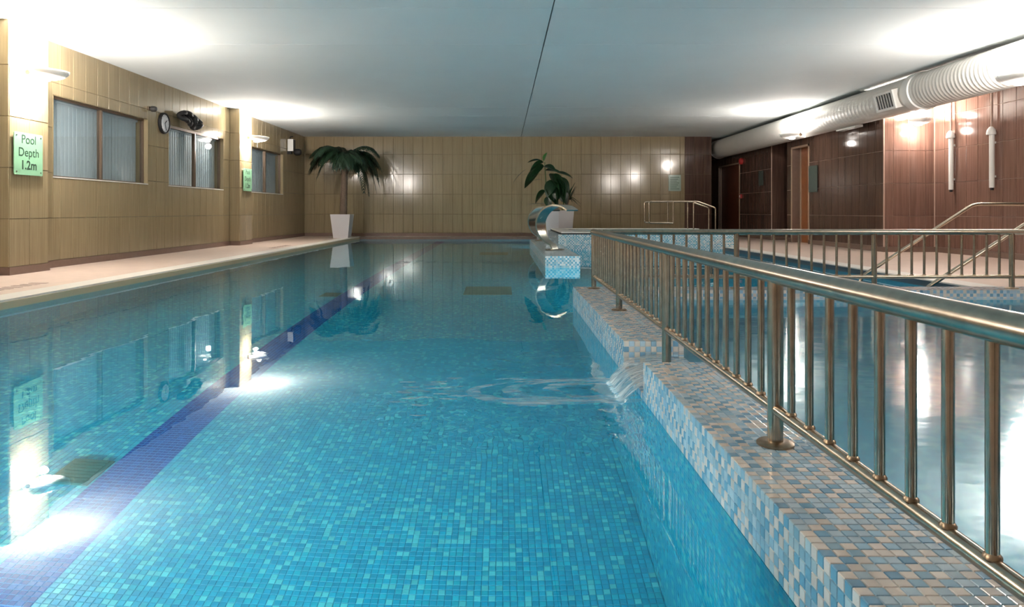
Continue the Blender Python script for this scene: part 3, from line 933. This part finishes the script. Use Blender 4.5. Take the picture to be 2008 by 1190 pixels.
for k, (y, sc_, lab) in enumerate(((15.6, 1.0, 'looped steel handrail beside the spa, nearer of the pair'), (16.1, 1.0, 'looped steel handrail beside the spa, farther of the pair'))):
    f = 15.6 / 1400
    h = empty('spa_handrail', ((1360 - 986) * f, y, 0.35 if False else ZDECK))
    zt = CAMZ + (414 - 395) * f - ZDECK
    zl = CAMZ + (414 - 437) * f - ZDECK
    X = lambda u: (u - 1360) * f
    bent([(X(1320), 0, zl), (X(1273), 0, zl), (X(1273), 0, zt), (X(1368), 0, zt), (X(1403), 0, zt - 0.14), (X(1403), 0, 0)], 0.017, 'rail', 'steel', h, rad=0.04)
    MB().tube([(X(1320), 0, zl - 0.01), (X(1320), 0, zt)], 0.015, 10).build('loop_bar', 'steel', h, smooth=True)
    MB().tube([(0, 0, 0.352 - ZDECK), (0, 0, zt)], 0.017, 10).build('post', 'steel', h, smooth=True)
    tag(h, lab, 'handrail', 'looped handrails by the spa')

# ------------------------------------------------------------------ windows in the left wall
for n, (a, b) in enumerate(WINS):
    wroot = empty('window_%d' % (n + 1), (XL, (a + b) / 2, WZ0))
    hw, H = (b - a) / 2, WZ1 - WZ0
    fx0, fx1 = -0.11, -0.06
    fr = MB()
    ft = 0.028
    fr.box((fx0, -hw, 0), (fx1, hw, ft)).box((fx0, -hw, H - ft), (fx1, hw, H)).box((fx0, -hw, ft), (fx1, -hw + ft, H - ft)).box((fx0, hw - ft, ft), (fx1, hw, H - ft))
    fr.build('frame', 'bronze', wroot)
    MB().box((fx0 - 0.005, -0.016, ft), (fx1 + 0.006, 0.016, H - ft)).build('mullion', 'bronze', wroot)
    for (p, q) in ((-hw + ft, -0.016), (0.016, hw - ft)):
        MB().box((fx0 + 0.02, p, ft), (fx0 + 0.026, q, H - ft)).build('pane', 'glass', wroot)
    # tiled reveals and light sill
    MB().box((-0.2, -hw, -0.002), (0.006, hw, 0.012)).build('sill', 'coping', wroot)
    rv = MB().box((-0.2, hw - 0.006, 0), (0.004, hw, H)).box((-0.2, -hw, 0), (0.004, -hw + 0.006, H)).box((-0.2, -hw, H - 0.006), (0.004, hw, H))
    rv.build('reveal', 'beige_tile', wroot)
    MB().box((-0.40, -hw - 0.1, -0.1), (-0.30, hw + 0.1, H + 0.1)).build('backing', 'dark', wroot)
    bld = MB().box((-0.20, -hw, H - 0.05), (-0.15, hw, H - 0.01)).build('blind', 'slat', wroot)
    ns_ = int(2 * hw / 0.084)
    sm = MB().box((-0.003, 0.002, 0.02), (0.0, 0.0885, H - 0.05)).mesh('slat', 'slat')
    for k in range(ns_ + 1):
        y = -hw + k * 0.084
        if y + 0.088 > hw: break
        s = link('slat', sm, bld, (-0.165, y, 0))
        s.rotation_euler = (0, 0, math.radians(3.5 + random.uniform(-0.8, 0.8)))
    tag(wroot, ['window of two panes with grey blinds nearest the camera', 'window of two panes between clock and far pilaster', 'window of two panes beyond the far pilaster'][n], kind='structure')

# ------------------------------------------------------------------ doors
def door(name, y0, y1, ztop, wood, depth, label):
    d = empty(name, (XRF, (y0 + y1) / 2, ZDECK))
    hw, H = (y1 - y0) / 2, ztop - ZDECK
    MB().box((-0.012, -hw - 0.03, 0), (0.03, -hw + 0.012, H + 0.03)).box((-0.012, hw - 0.012, 0), (0.03, hw + 0.03, H + 0.03)).box((-0.012, -hw - 0.03, H - 0.012), (0.03, hw + 0.03, H + 0.03)).build('casing', 'trim', d)
    MB().box((0.0, hw - 0.014, 0), (depth + 0.06, hw, H)).box((0.0, -hw, 0), (depth + 0.06, -hw + 0.014, H)).box((0.0, -hw, H - 0.014), (depth + 0.06, hw, H)).build('jamb', 'skirting', d)
    MB().box((depth - 0.02, hw - 0.05, 0), (depth, hw - 0.014, H - 0.014)).build('door_stop', 'trim', d)
    MB().box((depth, -hw + 0.014, 0), (depth + 0.045, hw - 0.014, H - 0.014)).build('leaf', wood, d)
    hd = MB().tube([(depth, -hw + 0.09, 1.0), (depth - 0.05, -hw + 0.09, 1.0), (depth - 0.05, -hw + 0.20, 1.0)], 0.009, 8).build('handle', 'chrome', d)
    tag(d, label, kind='structure')
    return d
door('door_1', D1[0], D1[1], 2.11, 'wood', 0.19, 'orange brown wooden door set deep in the brown tiled wall')
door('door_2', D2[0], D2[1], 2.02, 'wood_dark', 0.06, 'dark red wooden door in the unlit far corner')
# red call point and alarm by the far door
cp = empty('fire_call_point', (XRF, 19.0, CAMZ + (414 - 385) * 19.0 / 1400))
MB().box((-0.045, -0.05, -0.05), (0.0, 0.05, 0.05)).build('housing', 'red', cp)
MB().box((-0.049, -0.03, -0.03), (-0.045, 0.03, 0.03)).build('break_glass', 'white', cp)
tag(cp, 'small red fire call point beside the dark far door', 'call point')
al = empty('fire_bell', (XRF, 18.95, CAMZ + (414 - 316) * 18.95 / 1400))
MB().lathe([(0.09, 0), (0.09, -0.04), (0.06, -0.075), (0.02, -0.085)], n=20, axis='x').build('dome', 'red', al, smooth=True)
MB().lathe([(0.05, 0.0), (0.05, -0.02)], n=16, axis='x').build('base', 'red', al)
tag(al, 'red alarm sounder high beside the dark far door', 'alarm')

# ------------------------------------------------------------------ lamps
def lamp(name, loc, rz, label, reach=0.0, watts=1.0, down=1.0):
    """bowl uplighter; local +x points away from the wall, local origin on the wall"""
    r = empty(name, loc, rz)
    MB().lathe([(0.055, -reach), (0.055, -reach + 0.018), (0.035, -reach + 0.03), (0.022, -reach + 0.035), (0.022, 0.10)], n=18, axis='x').build('bracket', 'white', r, smooth=True)
    MB().tube([(0.07, -0.055, 0.0), (0.07, 0.055, 0.0)], 0.028, 14).build('knuckle', 'trim', r, smooth=True)
    # boat shaped open bowl
    rows = []
    nu, nv = 28, 8
    for i in range(nu + 1):
        a = 2 * PI * i / nu
        row = []
        for j in range(nv + 1):
            t = j / nv
            s = math.sin(t * PI / 2)
            ex, ey = 0.20 * s, 0.175 * s
            row.append((0.27 + ex * math.cos(a), ey * math.sin(a), -0.105 * math.cos(t * PI / 2) + 0.035 - 0.075 * (ex * math.cos(a))))
        rows.append(row)
    b = MB().grid(rows).build('bowl', 'white', r, smooth=True)
    md = b.modifiers.new('shell', 'SOLIDIFY'); md.thickness = 0.008; md.offset = 0
    MB().tube([(0.27, -0.07, 0.0), (0.27, 0.07, 0.0)], 0.010, 10).build('bulb', 'bulb', r)
    MB().lathe([(0.030, -0.012), (0.058, -0.004), (0.060, 0.004), (0.055, 0.02)], c=(0.22, 0, -0.078), n=20).build('lens', 'lens', r, smooth=True)
    lu = bpy.data.lights.new('bulb_light', 'POINT'); lu.energy = LAMP_UP * watts; lu.color = LAMP_COL; lu.shadow_soft_size = 0.04
    lo = link('bulb_light', lu, r, (0.27, 0, 0.055))
    ld = bpy.data.lights.new('lens_light', 'POINT'); ld.energy = LAMP_DOWN * down; ld.color = LAMP_COL; ld.shadow_soft_size = 0.05
    link('lens_light', ld, r, (0.20, 0, -0.17))
    tag(r, label, 'lamp', 'bowl lamps along the pool hall')
    return r
lamp('wall_lamp', (XP, 7.80, 2.25), 0, 'white bowl wall lamp on the nearest pilaster above the depth sign', watts=0.9, down=1.1)
lamp('wall_lamp', (XP, 14.52, 2.23), 0, 'white bowl wall lamp on the far left pilaster', watts=0.6, down=0.7)
lamp('wall_lamp', (XP, 1.28, 2.25), 0, 'white bowl wall lamp on the pilaster beside the camera, out of view', watts=1.1, down=1.2)
lamp('wall_lamp', (5.97, 7.94, 2.23), PI, 'white bowl lamp mounted under the duct at right edge', reach=0.05, watts=0.72, down=0.35)
lamp('wall_lamp', (5.97, 14.2, 2.26), PI, 'white bowl lamp mounted under the far part of the duct', reach=0.05, watts=0.6, down=0.08)
lamp('wall_lamp', (5.97, 1.3, 2.23), PI, 'white bowl lamp mounted under the duct beside the camera, out of view', reach=0.05, down=0.35)
lamp('wall_lamp', (6.80, YPIER, 2.23), -PI / 2, 'white bowl wall lamp on the stepped brown wall by the showers', watts=0.45, down=0.27)

# ------------------------------------------------------------------ signs
def text_mesh(txt, size, mat, align='CENTER', bold=0.0):
    cu = bpy.data.curves.new('txt', 'FONT')
    cu.body = txt; cu.size = size; cu.align_x = align; cu.align_y = 'CENTER'; cu.extrude = 0.0006; cu.offset = bold
    o = bpy.data.objects.new('txt', cu); COL.objects.link(o)
    dg = bpy.context.evaluated_depsgraph_get()
    me = bpy.data.meshes.new_from_object(o.evaluated_get(dg))
    bpy.data.objects.remove(o); bpy.data.curves.remove(cu)
    me.materials.clear(); me.materials.append(M[mat])
    return me
def rounded(wd, h, r, t):
    pts = []
    for cx, cy, a0 in ((wd / 2 - r, h / 2 - r, 0), (-wd / 2 + r, h / 2 - r, 90), (-wd / 2 + r, -h / 2 + r, 180), (wd / 2 - r, -h / 2 + r, 270)):
        for k in range(6):
            a = math.radians(a0 + 18 * k)
            pts.append((cx + r * math.cos(a), cy + r * math.sin(a)))
    n = len(pts)
    mb = MB().add([(x, y, 0) for x, y in pts] + [(x, y, t) for x, y in pts], [tuple(range(n - 1, -1, -1)), tuple(range(n, 2 * n))] + [(i, (i + 1) % n, n + (i + 1) % n, n + i) for i in range(n)])
    return mb
def sign(name, loc, rot, wd, h, mat, lines, label, bars=0, group=None):
    """local x right, y up, z out of the wall"""
    s = empty(name, loc); s.rotation_euler = rot
    p = rounded(wd, h, 0.035 * min(1, wd), 0.008).build('plate', mat, s); p.location = (0, 0, 0.02)
    for sx in (-1, 1):
        for sy in (-1, 1):
            MB().lathe([(0.009, -0.01), (0.009, 0.031), (0.006, 0.033)], c=(sx * (wd / 2 - 0.035), sy * (h / 2 - 0.035), 0), n=10).build('standoff', 'chrome', s)
    for t, y, sz, b in lines:
        o = link('lettering', text_mesh(t, sz, 'print', bold=b), s, (0, y, 0.0288))
    for k in range(bars):
        MB().box((-wd * 0.36, h * (0.36 - 0.72 * k / max(1, bars - 1)) - 0.006, 0.028), (wd * (0.36 - 0.1 * (k % 3)), h * (0.36 - 0.72 * k / max(1, bars - 1)) + 0.006, 0.0288)).build('text_line', 'print', s)
    tag(s, label, 'sign', group)
ROT_L = (PI / 2, 0, PI / 2)     # faces +X
ROT_R = (PI / 2, 0, -PI / 2)    # faces -X
ROT_B = (PI / 2, 0, 0)          # faces -Y
tl = [('Pool', 0.155, 0.135, 0.0), ('Depth', 0.015, 0.135, 0.0), ('1.2m', -0.125, 0.135, 0.003)]
sign('depth_sign', (XP, 7.83, 1.365), ROT_L, 0.47, 0.46, 'sign', tl, 'green glass sign reading Pool Depth 1.2m on the nearest pilaster', group='pool depth signs')
sign('depth_sign', (XP, 14.55, 1.38), ROT_L, 0.47, 0.46, 'sign', tl, 'green glass depth sign on the far left pilaster', group='pool depth signs')
sign('notice_sign', (4.69, YB, 1.51), ROT_B, 0.34, 0.44, 'sign_far', [], 'grey green glass notice on the back wall beside the brown tiles', bars=7)
sign('notice_sign', (XRF, 14.56, 1.40), ROT_R, 0.40, 0.54, 'sign_dim', [], 'grey green glass notice beside the orange brown door', bars=0)
sign('notice_sign', (XRF, 17.5, 1.55), ROT_R, 0.30, 0.36, 'sign_dim', [], 'small dim green notice on the dark wall near the far door', bars=0)

# ------------------------------------------------------------------ clock and bits on the left wall
ck = empty('wall_clock', (XL, 11.38, CAMZ + 1.40))
rim = MB().lathe([(0.165, 0.0), (0.170, 0.02), (0.165, 0.045), (0.150, 0.050), (0.140, 0.042), (0.138, 0.03)], n=36, axis='x').build('rim', 'black', ck, smooth=True)
MB().lathe([(0.139, 0.028), (0.139, 0.034)], n=36, axis='x').build('dial', 'clockface', ck)
for ang, ln, wd in ((50, 0.075, 0.006), (160, 0.115, 0.004)):
    a = math.radians(ang)
    MB().tube([(0.037, 0, 0), (0.037, math.sin(a) * ln, math.cos(a) * ln)], wd, 6).build('hand', 'black', ck)
for k in range(12):
    a = k * PI / 6
    MB().tube([(0.0345, math.sin(a) * 0.112, math.cos(a) * 0.112), (0.0345, math.sin(a) * 0.128, math.cos(a) * 0.128)], 0.003, 5).build('hour_mark', 'black', ck)
tag(ck, 'round wall clock with black rim between first two windows', 'clock')

ss = empty('motion_sensor', (XL, 10.92, CAMZ + (414 - 213) * 10.92 / 1400))
MB().box((0, -0.05, -0.03), (0.03, 0.05, 0.03)).build('base', 'steel', ss)
MB().lathe([(0.045, 0.0), (0.045, 0.05), (0.03, 0.075), (0.01, 0.085)], c=(0.03, 0.04, 0.0), n=14, axis='x').build('head', 'grille', ss, smooth=True)
tag(ss, 'small grey sensor on the wall above the first window', 'sensor')

bd = empty('hose_bundle', (XL + 0.004, 12.08, CAMZ + 1.545))
for (y, z, R, tl_, rr) in ((-0.20, 0.035, 0.085, 0.3, 0.035), (-0.08, 0.03, 0.10, -0.2, 0.04), (0.05, 0.0, 0.095, 0.25, 0.045), (0.20, -0.03, 0.105, -0.15, 0.05), (0.22, -0.02, 0.06, 0.4, 0.04)):
    pts = []
    for k in range(21):
        a = 2 * PI * k / 20
        pts.append((0.115 + 0.03 * math.sin(a * 2 + y * 9), y * 1.15 + R * 1.35 * math.cos(a), z + R * math.sin(a) * (0.70 + tl_ * 0.2 * math.cos(a))))
    MB().tube(pts, rr, 9).build('coil', 'black', bd, smooth=True)
MB().box((0, -0.05, 0.02), (0.05, 0.05, 0.06)).build('hook', 'black', bd)
tag(bd, 'black coiled bundle hung above the second window', 'hose')

wsx = empty('wall_speaker', (XL, 18.0, CAMZ + (414 - 285) * 18.0 / 1400))
MB().box((0.02, -0.09, -0.15), (0.16, 0.09, 0.15)).build('cabinet', 'white', wsx)
MB().box((0.16, -0.08, -0.14), (0.168, 0.08, 0.14)).build('front_grille', 'grille', wsx)
MB().tube([(0.05, 0.0, 0.15), (0.07, 0.0, 0.22), (0.13, 0.0, 0.22)], 0.014, 8).build('cable_loop', 'black', wsx)
MB().box((0, -0.06, -0.22), (0.10, 0.06, -0.15)).build('wall_bracket', 'black', wsx)
MB().lathe([(0.05, 0), (0.085, 0.05), (0.085, 0.14), (0.06, 0.18)], c=(0.14, 0.04, -0.17), n=14, axis='x').build('horn', 'black', wsx, smooth=True)
tag(wsx, 'white box speaker with black bracket on wall by far window', 'speaker')

# ------------------------------------------------------------------ ventilation duct
DXC, DZC, DR = 6.07, CAMZ + 1.735, 0.255
du = empty('ventilation_duct', (DXC, 10.0, DZC))
def dprof(y0, y1, ribs, amp, r=DR):
    prof, n = [], 0
    y = y0
    while y < y1 - 1e-6:
        prof.append((r, y - 10.0)); 
        if ribs:
            prof.append((r, min(y + ribs * 0.55, y1) - 10.0)); prof.append((r + amp, min(y + ribs * 0.7, y1) - 10.0)); prof.append((r + amp, min(y + ribs * 0.85, y1) - 10.0))
            y += ribs
        else:
            y += 0.6
    prof.append((r, y1 - 10.0))
    return prof
MB().lathe(dprof(10.44, 20.0, 0.12, 0.0012), n=36, axis='y').build('smooth_section', 'duct', du, smooth=True)
MB().lathe(dprof(-3.9, 10.25, 0.078, 0.0042), n=36, axis='y').build('ribbed_section', 'duct', du, smooth=True)
MB().lathe([(DR + 0.004, 0.24), (DR + 0.022, 0.25), (DR + 0.022, 0.42), (DR + 0.004, 0.45)], n=36, axis='y').build('collar', 'white', du, smooth=True)
MB().lathe([(DR, 10.0), (DR + 0.01, 10.01), (DR + 0.01, 10.10), (DR - 0.04, 10.14), (DR - 0.11, 10.15), (DR - 0.12, 10.19), (0.02, 10.20)], n=36, axis='y').build('end_cap', 'duct', du, smooth=True)
rg = empty('air_register', (0, 0, 0)); rg.parent = du
rg.location = (-0.205, 0.76, -0.055); rg.rotation_euler = (0, math.radians(-14), 0)
MB().box((-0.10, -0.27, -0.14), (0.02, 0.27, 0.14)).build('register_box', 'duct', rg)
MB().box((-0.106, -0.235, -0.105), (-0.098, 0.235, 0.105)).build('opening', 'grille', rg)
for k in range(7):
    MB().box((-0.122, -0.222 + k * 0.072, -0.105), (-0.104, -0.210 + k * 0.072, 0.105)).build('vane', 'white', rg)
for (a, b) in (((-0.128, -0.27, 0.105), (-0.10, 0.27, 0.14)), ((-0.128, -0.27, -0.14), (-0.10, 0.27, -0.105)), ((-0.128, -0.27, -0.105), (-0.10, -0.235, 0.105)), ((-0.128, 0.235, -0.105), (-0.10, 0.27, 0.105))):
    MB().box(a, b).build('register_frame', 'white', rg)
MB().box((0.02, 2.35, -0.275), (0.16, 3.05, -0.235)).build('under_plate', 'white', du)
tag(du, 'long white ventilation duct with grille running along the right ceiling', 'duct')

# ------------------------------------------------------------------ showers on the right wall
for u, vt, vb, lab in ((1865, 256, 372, 'slim white shower column on the brown wall, left one'), (1945, 248, 368, 'slim white shower column on the brown wall, right one')):
    Y = (XRN - 0.05) * 1400 / (u - 986)
    z0, z1 = CAMZ + (414 - vb) * Y / 1400, CAMZ + (414 - vt) * Y / 1400
    s = empty('shower_column', (XRN, Y, z0))
    H = z1 - z0
    MB().tube([(-0.05, 0, 0.0), (-0.05, 0, H - 0.09)], 0.036, 14).build('column', 'white', s, smooth=True)
    MB().tube([(-0.05, 0, -0.035), (-0.05, 0, 0.0)], 0.024, 12).build('valve', 'black', s)
    MB().lathe([(0.062, H - 0.12), (0.064, H - 0.10), (0.055, H - 0.05), (0.03, H - 0.012), (0.014, H)], c=(-0.06, 0, 0), n=18).build('shower_head', 'white', s, smooth=True)
    MB().tube([(-0.05, 0, H - 0.02), (-0.05, 0, ZCEIL - z0 - 0.01)], 0.016, 10).build('supply_pipe', 'brown_grout', s, smooth=True)
    for z in (0.15, H - 0.25):
        MB().box((-0.05, -0.02, z), (0.0, 0.02, z + 0.03)).build('clip', 'white', s)
    tag(s, lab, 'shower', 'shower columns')

# ------------------------------------------------------------------ plants
def planter(root, wt_, wb_, h):
    mb = MB()
    a, b = wt_ / 2, wb_ / 2
    t = 0.025
    o_b = [(-b, -b, 0), (b, -b, 0), (b, b, 0), (-b, b, 0)]
    o_t = [(-a, -a, h), (a, -a, h), (a, a, h), (-a, a, h)]
    i_t = [(-a + t, -a + t, h), (a - t, -a + t, h), (a - t, a - t, h), (-a + t, a - t, h)]
    i_l = [(-a + t, -a + t, h - 0.08), (a - t, -a + t, h - 0.08), (a - t, a - t, h - 0.08), (-a + t, a - t, h - 0.08)]
    V = o_b + o_t + i_t + i_l
    F = [(3, 2, 1, 0)]
    for k in range(4):
        q = (k + 1) % 4
        F += [(k, q, 4 + q, 4 + k), (4 + k, 4 + q, 8 + q, 8 + k), (8 + k, 8 + q, 12 + q, 12 + k)]
    F.append((12, 13, 14, 15))
    p = mb.add(V, F).build('pot', 'pot', root)
    s = a - t - 0.004
    MB().box((-s, -s, h - 0.10), (s, s, h - 0.025)).build('soil', 'soil', root)

def frond(az, length, rise, droop, rnd):
    """a palm frond: arching midrib with hanging leaflets (local origin at the crown)"""
    mb = MB()
    n = 17
    d = Vector((math.cos(az), math.sin(az), 0)); side = Vector((-d.y, d.x, 0))
    pts = []
    for i in range(n + 1):
        t = i / n
        pts.append(d * (length * (t - 0.22 * t * t * droop)) + Vector((0, 0, rise * math.sin(t * PI * 0.62) - droop * length * 0.62 * t ** 2.3)))
    mb.tube(pts, [0.013 * (1 - 0.8 * i / n) for i in range(n + 1)], 5)
    for i in range(3, n + 1):
        t = i / n
        P = pts[i]; T = (pts[i] - pts[i - 1]).normalized()
        ln = (0.34 * math.sin(PI * (0.18 + 0.78 * t)) + 0.05) * rnd.uniform(0.85, 1.1)
        for sg in (-1, 1):
            for sub in (0, 0.5):
                Q = P - (pts[i] - pts[i - 1]) * sub
                o = (side * sg * 0.62 + T * 0.62 + Vector((0, 0, -0.12))).normalized()
                A = Q + o * ln * 0.5 + Vector((0, 0, -0.05 * ln))
                B = Q + o * ln * 0.88 + Vector((0, 0, -0.45 * ln + rnd.uniform(-0.02, 0.02)))
                wv = (T - o * T.dot(o)).normalized() * 0.014
                mb.add([Q - wv * 0.6, Q + wv * 0.6, A + wv, A - wv, B], [(0, 1, 2, 3), (3, 2, 4)])
    return mb.mesh('frond', 'palm')
rp = random.Random(11)
PX, PY = px(671, 466, 18.2).x, 18.2
pm_ = empty('potted_palm', (PX, PY, ZDECK))
planter(pm_, 0.50, 0.37, 0.60)
tx = 0.07
zcr = 2.13 - ZDECK
tr = []
for i in range(24):
    t = i / 23
    tr.append(((tx * (0.4 + 0.6 * t), 0.0, 0.52 + (zcr - 0.52) * t), 0.092 - 0.022 * t + (0.006 if i % 2 else 0)))
MB().tube([p for p, r in tr], [r for p, r in tr], 12).build('trunk', 'trunk', pm_, smooth=True)
MB().tube([(tx, 0, zcr - 0.42), (tx, 0, zcr - 0.2), (tx, 0, zcr + 0.03)], [0.085, 0.115, 0.10], 12).build('crown_fibre', 'trunk', pm_, smooth=True)
for k in range(22):
    az = math.radians(k * 137.5 + rp.uniform(-12, 12))
    ln = rp.uniform(0.95, 1.2)
    dr = rp.uniform(0.35, 1.05)
    if math.cos(az) > 0.3: dr = rp.uniform(0.5, 1.25); ln *= 1.05
    if math.sin(az) > 0.5: ln *= 0.92
    o = link('frond', frond(az, ln, rp.uniform(0.18, 0.42), dr, rp), pm_, (tx, 0, zcr + 0.0))
for az, ln, dr, ri in ((-12, 1.22, 1.15, 0.30), (14, 1.15, 1.45, 0.22), (-38, 1.10, 1.55, 0.2), (35, 1.15, 1.0, 0.35), (-5, 1.0, 1.7, 0.12), (170, 1.12, 0.75, 0.25), (195, 0.95, 1.2, 0.18)):
    link('frond', frond(math.radians(az), ln, ri, dr, rp), pm_, (tx, 0, zcr - 0.02))
tag(pm_, 'tall palm with drooping fronds in a white tapered planter', 'palm')

def leaf_mesh(length, width, sag, fold, mat):
    """broad leaf along local +x, drooping under gravity"""
    n = 9
    rows = []
    for i in range(n + 1):
        t = i / n
        hw = width / 2 * (math.sin(PI * t ** 0.8) ** 0.75) if 0 < t < 1 else 0.001
        x = length * (t - 0.15 * sag * t * t); z = -sag * length * 0.55 * t * t
        rows.append([(x, -hw, z + fold * hw), (x, -hw * 0.5, z + fold * hw * 0.4), (x, 0, z), (x, hw * 0.5, z + fold * hw * 0.4), (x, hw, z + fold * hw)])
    return MB().grid(rows).mesh('leaf', mat, smooth=True)
rl = random.Random(5)
fY = 17.3
f_ = fY / 1400
rb = empty('rubber_plant', (px(1097, 460, fY).x, fY, ZDECK), math.radians(38))
planter(rb, 0.50, 0.42, 0.70)
rbi = Matrix.Rotation(-math.radians(38), 4, 'Z')
def rloc(u, v, dy=0.0):          # position in the plant's own frame
    w_ = Vector(((u - 1097) * f_, dy, CAMZ + (414 - v) * f_ - ZDECK))
    return rbi @ w_
def add_leaf(u, v, tu, tv, wd, dy0=0.0, dy1=0.0, sag=0.35, roll=0.0, mat='leaf'):
    a, b = rloc(u, v, dy0), rloc(tu, tv, dy1)
    d = b - a
    o = link('leaf', leaf_mesh(d.length * 1.06, wd, sag, 0.25, mat), rb)
    dn = d.normalized()
    up = Vector((0, 0, 1))
    zx = up - dn * up.dot(dn)
    if zx.length < 0.2: zx = Vector((0.3, -1, 0.2)) - dn * Vector((0.3, -1, 0.2)).dot(dn)
    zx.normalize()
    yx = zx.cross(dn)
    Rm = Matrix((dn, yx, zx)).transposed().to_4x4()
    o.matrix_local = Matrix.Translation(a) @ Rm @ Matrix.Rotation(roll, 4, 'X') @ Matrix.Rotation(-math.radians(12) * sag, 4, 'Y')
for base, tip, k in (((1085, 440), (1068, 318), 0), ((1092, 440), (1086, 345), 1), ((1100, 440), (1104, 352), 2)):
    p0, p1 = rloc(base[0], base[1], 0.0), rloc(tip[0], tip[1], 0.02 * k)
    pm1 = (p0 + p1) / 2 + rbi @ Vector((-0.06 + 0.05 * k, 0, 0))
    MB().tube([p0, pm1, p1], [0.020, 0.017, 0.010], 8).build('stem', 'stem', rb, smooth=True)
LV = [(1066, 316, 1072, 300, 0.17, 0, -0.05, 0.1, 0.9, 'young_leaf'), (1066, 318, 1034, 330, 0.20, 0, -0.12, 0.7, 0.6, 'leaf'), (1060, 330, 1024, 366, 0.25, 0, -0.10, 0.4, 0.9, 'leaf'),
      (1032, 332, 1002, 356, 0.05, -0.1, -0.15, 0.4, 0, 'leaf'), (1062, 314, 1036, 312, 0.10, 0.1, 0.2, 0.6, 0.3, 'leaf'), (1068, 334, 1100, 334, 0.14, 0, -0.1, 0.5, 0.5, 'leaf'),
      (1078, 345, 1108, 358, 0.24, 0, -0.14, 0.8, 0.7, 'leaf'), (1092, 338, 1126, 344, 0.15, 0.05, 0.1, 0.5, 0.5, 'leaf'), (1070, 374, 1044, 396, 0.22, 0, -0.12, 0.6, 0.8, 'leaf'),
      (1070, 400, 1034, 398, 0.07, 0, -0.05, 0.3, 0, 'leaf'), (1084, 350, 1092, 392, 0.24, 0, -0.12, 0.2, 1.2, 'leaf'), (1090, 345, 1106, 384, 0.24, 0.02, -0.10, 0.3, -1.0, 'leaf'),
      (1074, 366, 1086, 392, 0.18, 0, -0.1, 0.3, 0.6, 'leaf'), (1072, 385, 1078, 408, 0.16, 0, -0.1, 0.3, 1.0, 'leaf'), (1100, 350, 1080, 372, 0.20, 0, 0.1, 0.4, 0.6, 'leaf'), (1096, 356, 1112, 400, 0.20, 0, -0.06, 0.3, 0.9, 'leaf'), (1062, 352, 1042, 353, 0.05, 0, 0, 0.3, 0, 'leaf')]
LV += [(1078, 340, 1098, 366, 0.26, 0, -0.2, 0.6, 0.2, 'leaf'), (1086, 352, 1070, 384, 0.24, 0, -0.15, 0.5, -0.5, 'leaf'), (1094, 348, 1118, 372, 0.24, 0.02, -0.15, 0.7, 0.4, 'leaf'),
       (1098, 352, 1102, 396, 0.26, 0, -0.12, 0.3, 0.9, 'leaf'), (1086, 360, 1094, 404, 0.24, 0, -0.14, 0.3, -0.9, 'leaf'), (1074, 380, 1096, 400, 0.22, 0, -0.1, 0.5, 0.5, 'leaf'),
       (1102, 352, 1124, 388, 0.20, 0.05, 0.1, 0.5, 0.6, 'leaf'), (1064, 322, 1040, 342, 0.24, 0, -0.18, 0.6, -0.5, 'leaf'), (1066, 326, 1088, 330, 0.20, 0, -0.18, 0.6, 0.4, 'leaf')]
for a in LV: add_leaf(*(a[:4] + (a[4] * 1.2,) + a[5:]))
tag(rb, 'broad leaved rubber plant in a white planter behind the cascade', 'plant')

dY = 18.2
dr_ = empty('spiky_dracaena', ((1107 - 986) * dY / 1400, dY, ZDECK))
planter(dr_, 0.30, 0.26, 0.60)
zc_ = CAMZ + (414 - 378) * dY / 1400 - ZDECK
MB().tube([(0, 0, 0.5), (0.06, 0, 0.8), (0.14, 0, zc_ - 0.02)], [0.022, 0.02, 0.018], 8).build('stem', 'trunk', dr_, smooth=True)
sm_ = None
for k in range(44):
    az = k * 2.39996; el = math.radians(-35 + 110 * ((k * 0.618) % 1))
    ln = rl.uniform(0.24, 0.40)
    if k % 11 == 0 or sm_ is None:
        rows = []
        for i in range(6):
            t = i / 5
            hw = 0.016 * (1 - t) ** 0.6 + 0.0008
            rows.append([(t, -hw, -0.18 * t * t), (t, 0, -0.18 * t * t - 0.004), (t, hw, -0.18 * t * t)])
        sm_ = MB().grid(rows).mesh('blade_leaf', 'leaf', smooth=True)
    o = link('blade_leaf', sm_, dr_, (0.14, 0, zc_ - 0.18 * ((k * 0.37) % 1)))
    o.rotation_euler = (0, -el, az); o.scale = (ln, 1, ln)
tag(dr_, 'spiky dark dracaena in white planter right of the rubber plant', 'plant')
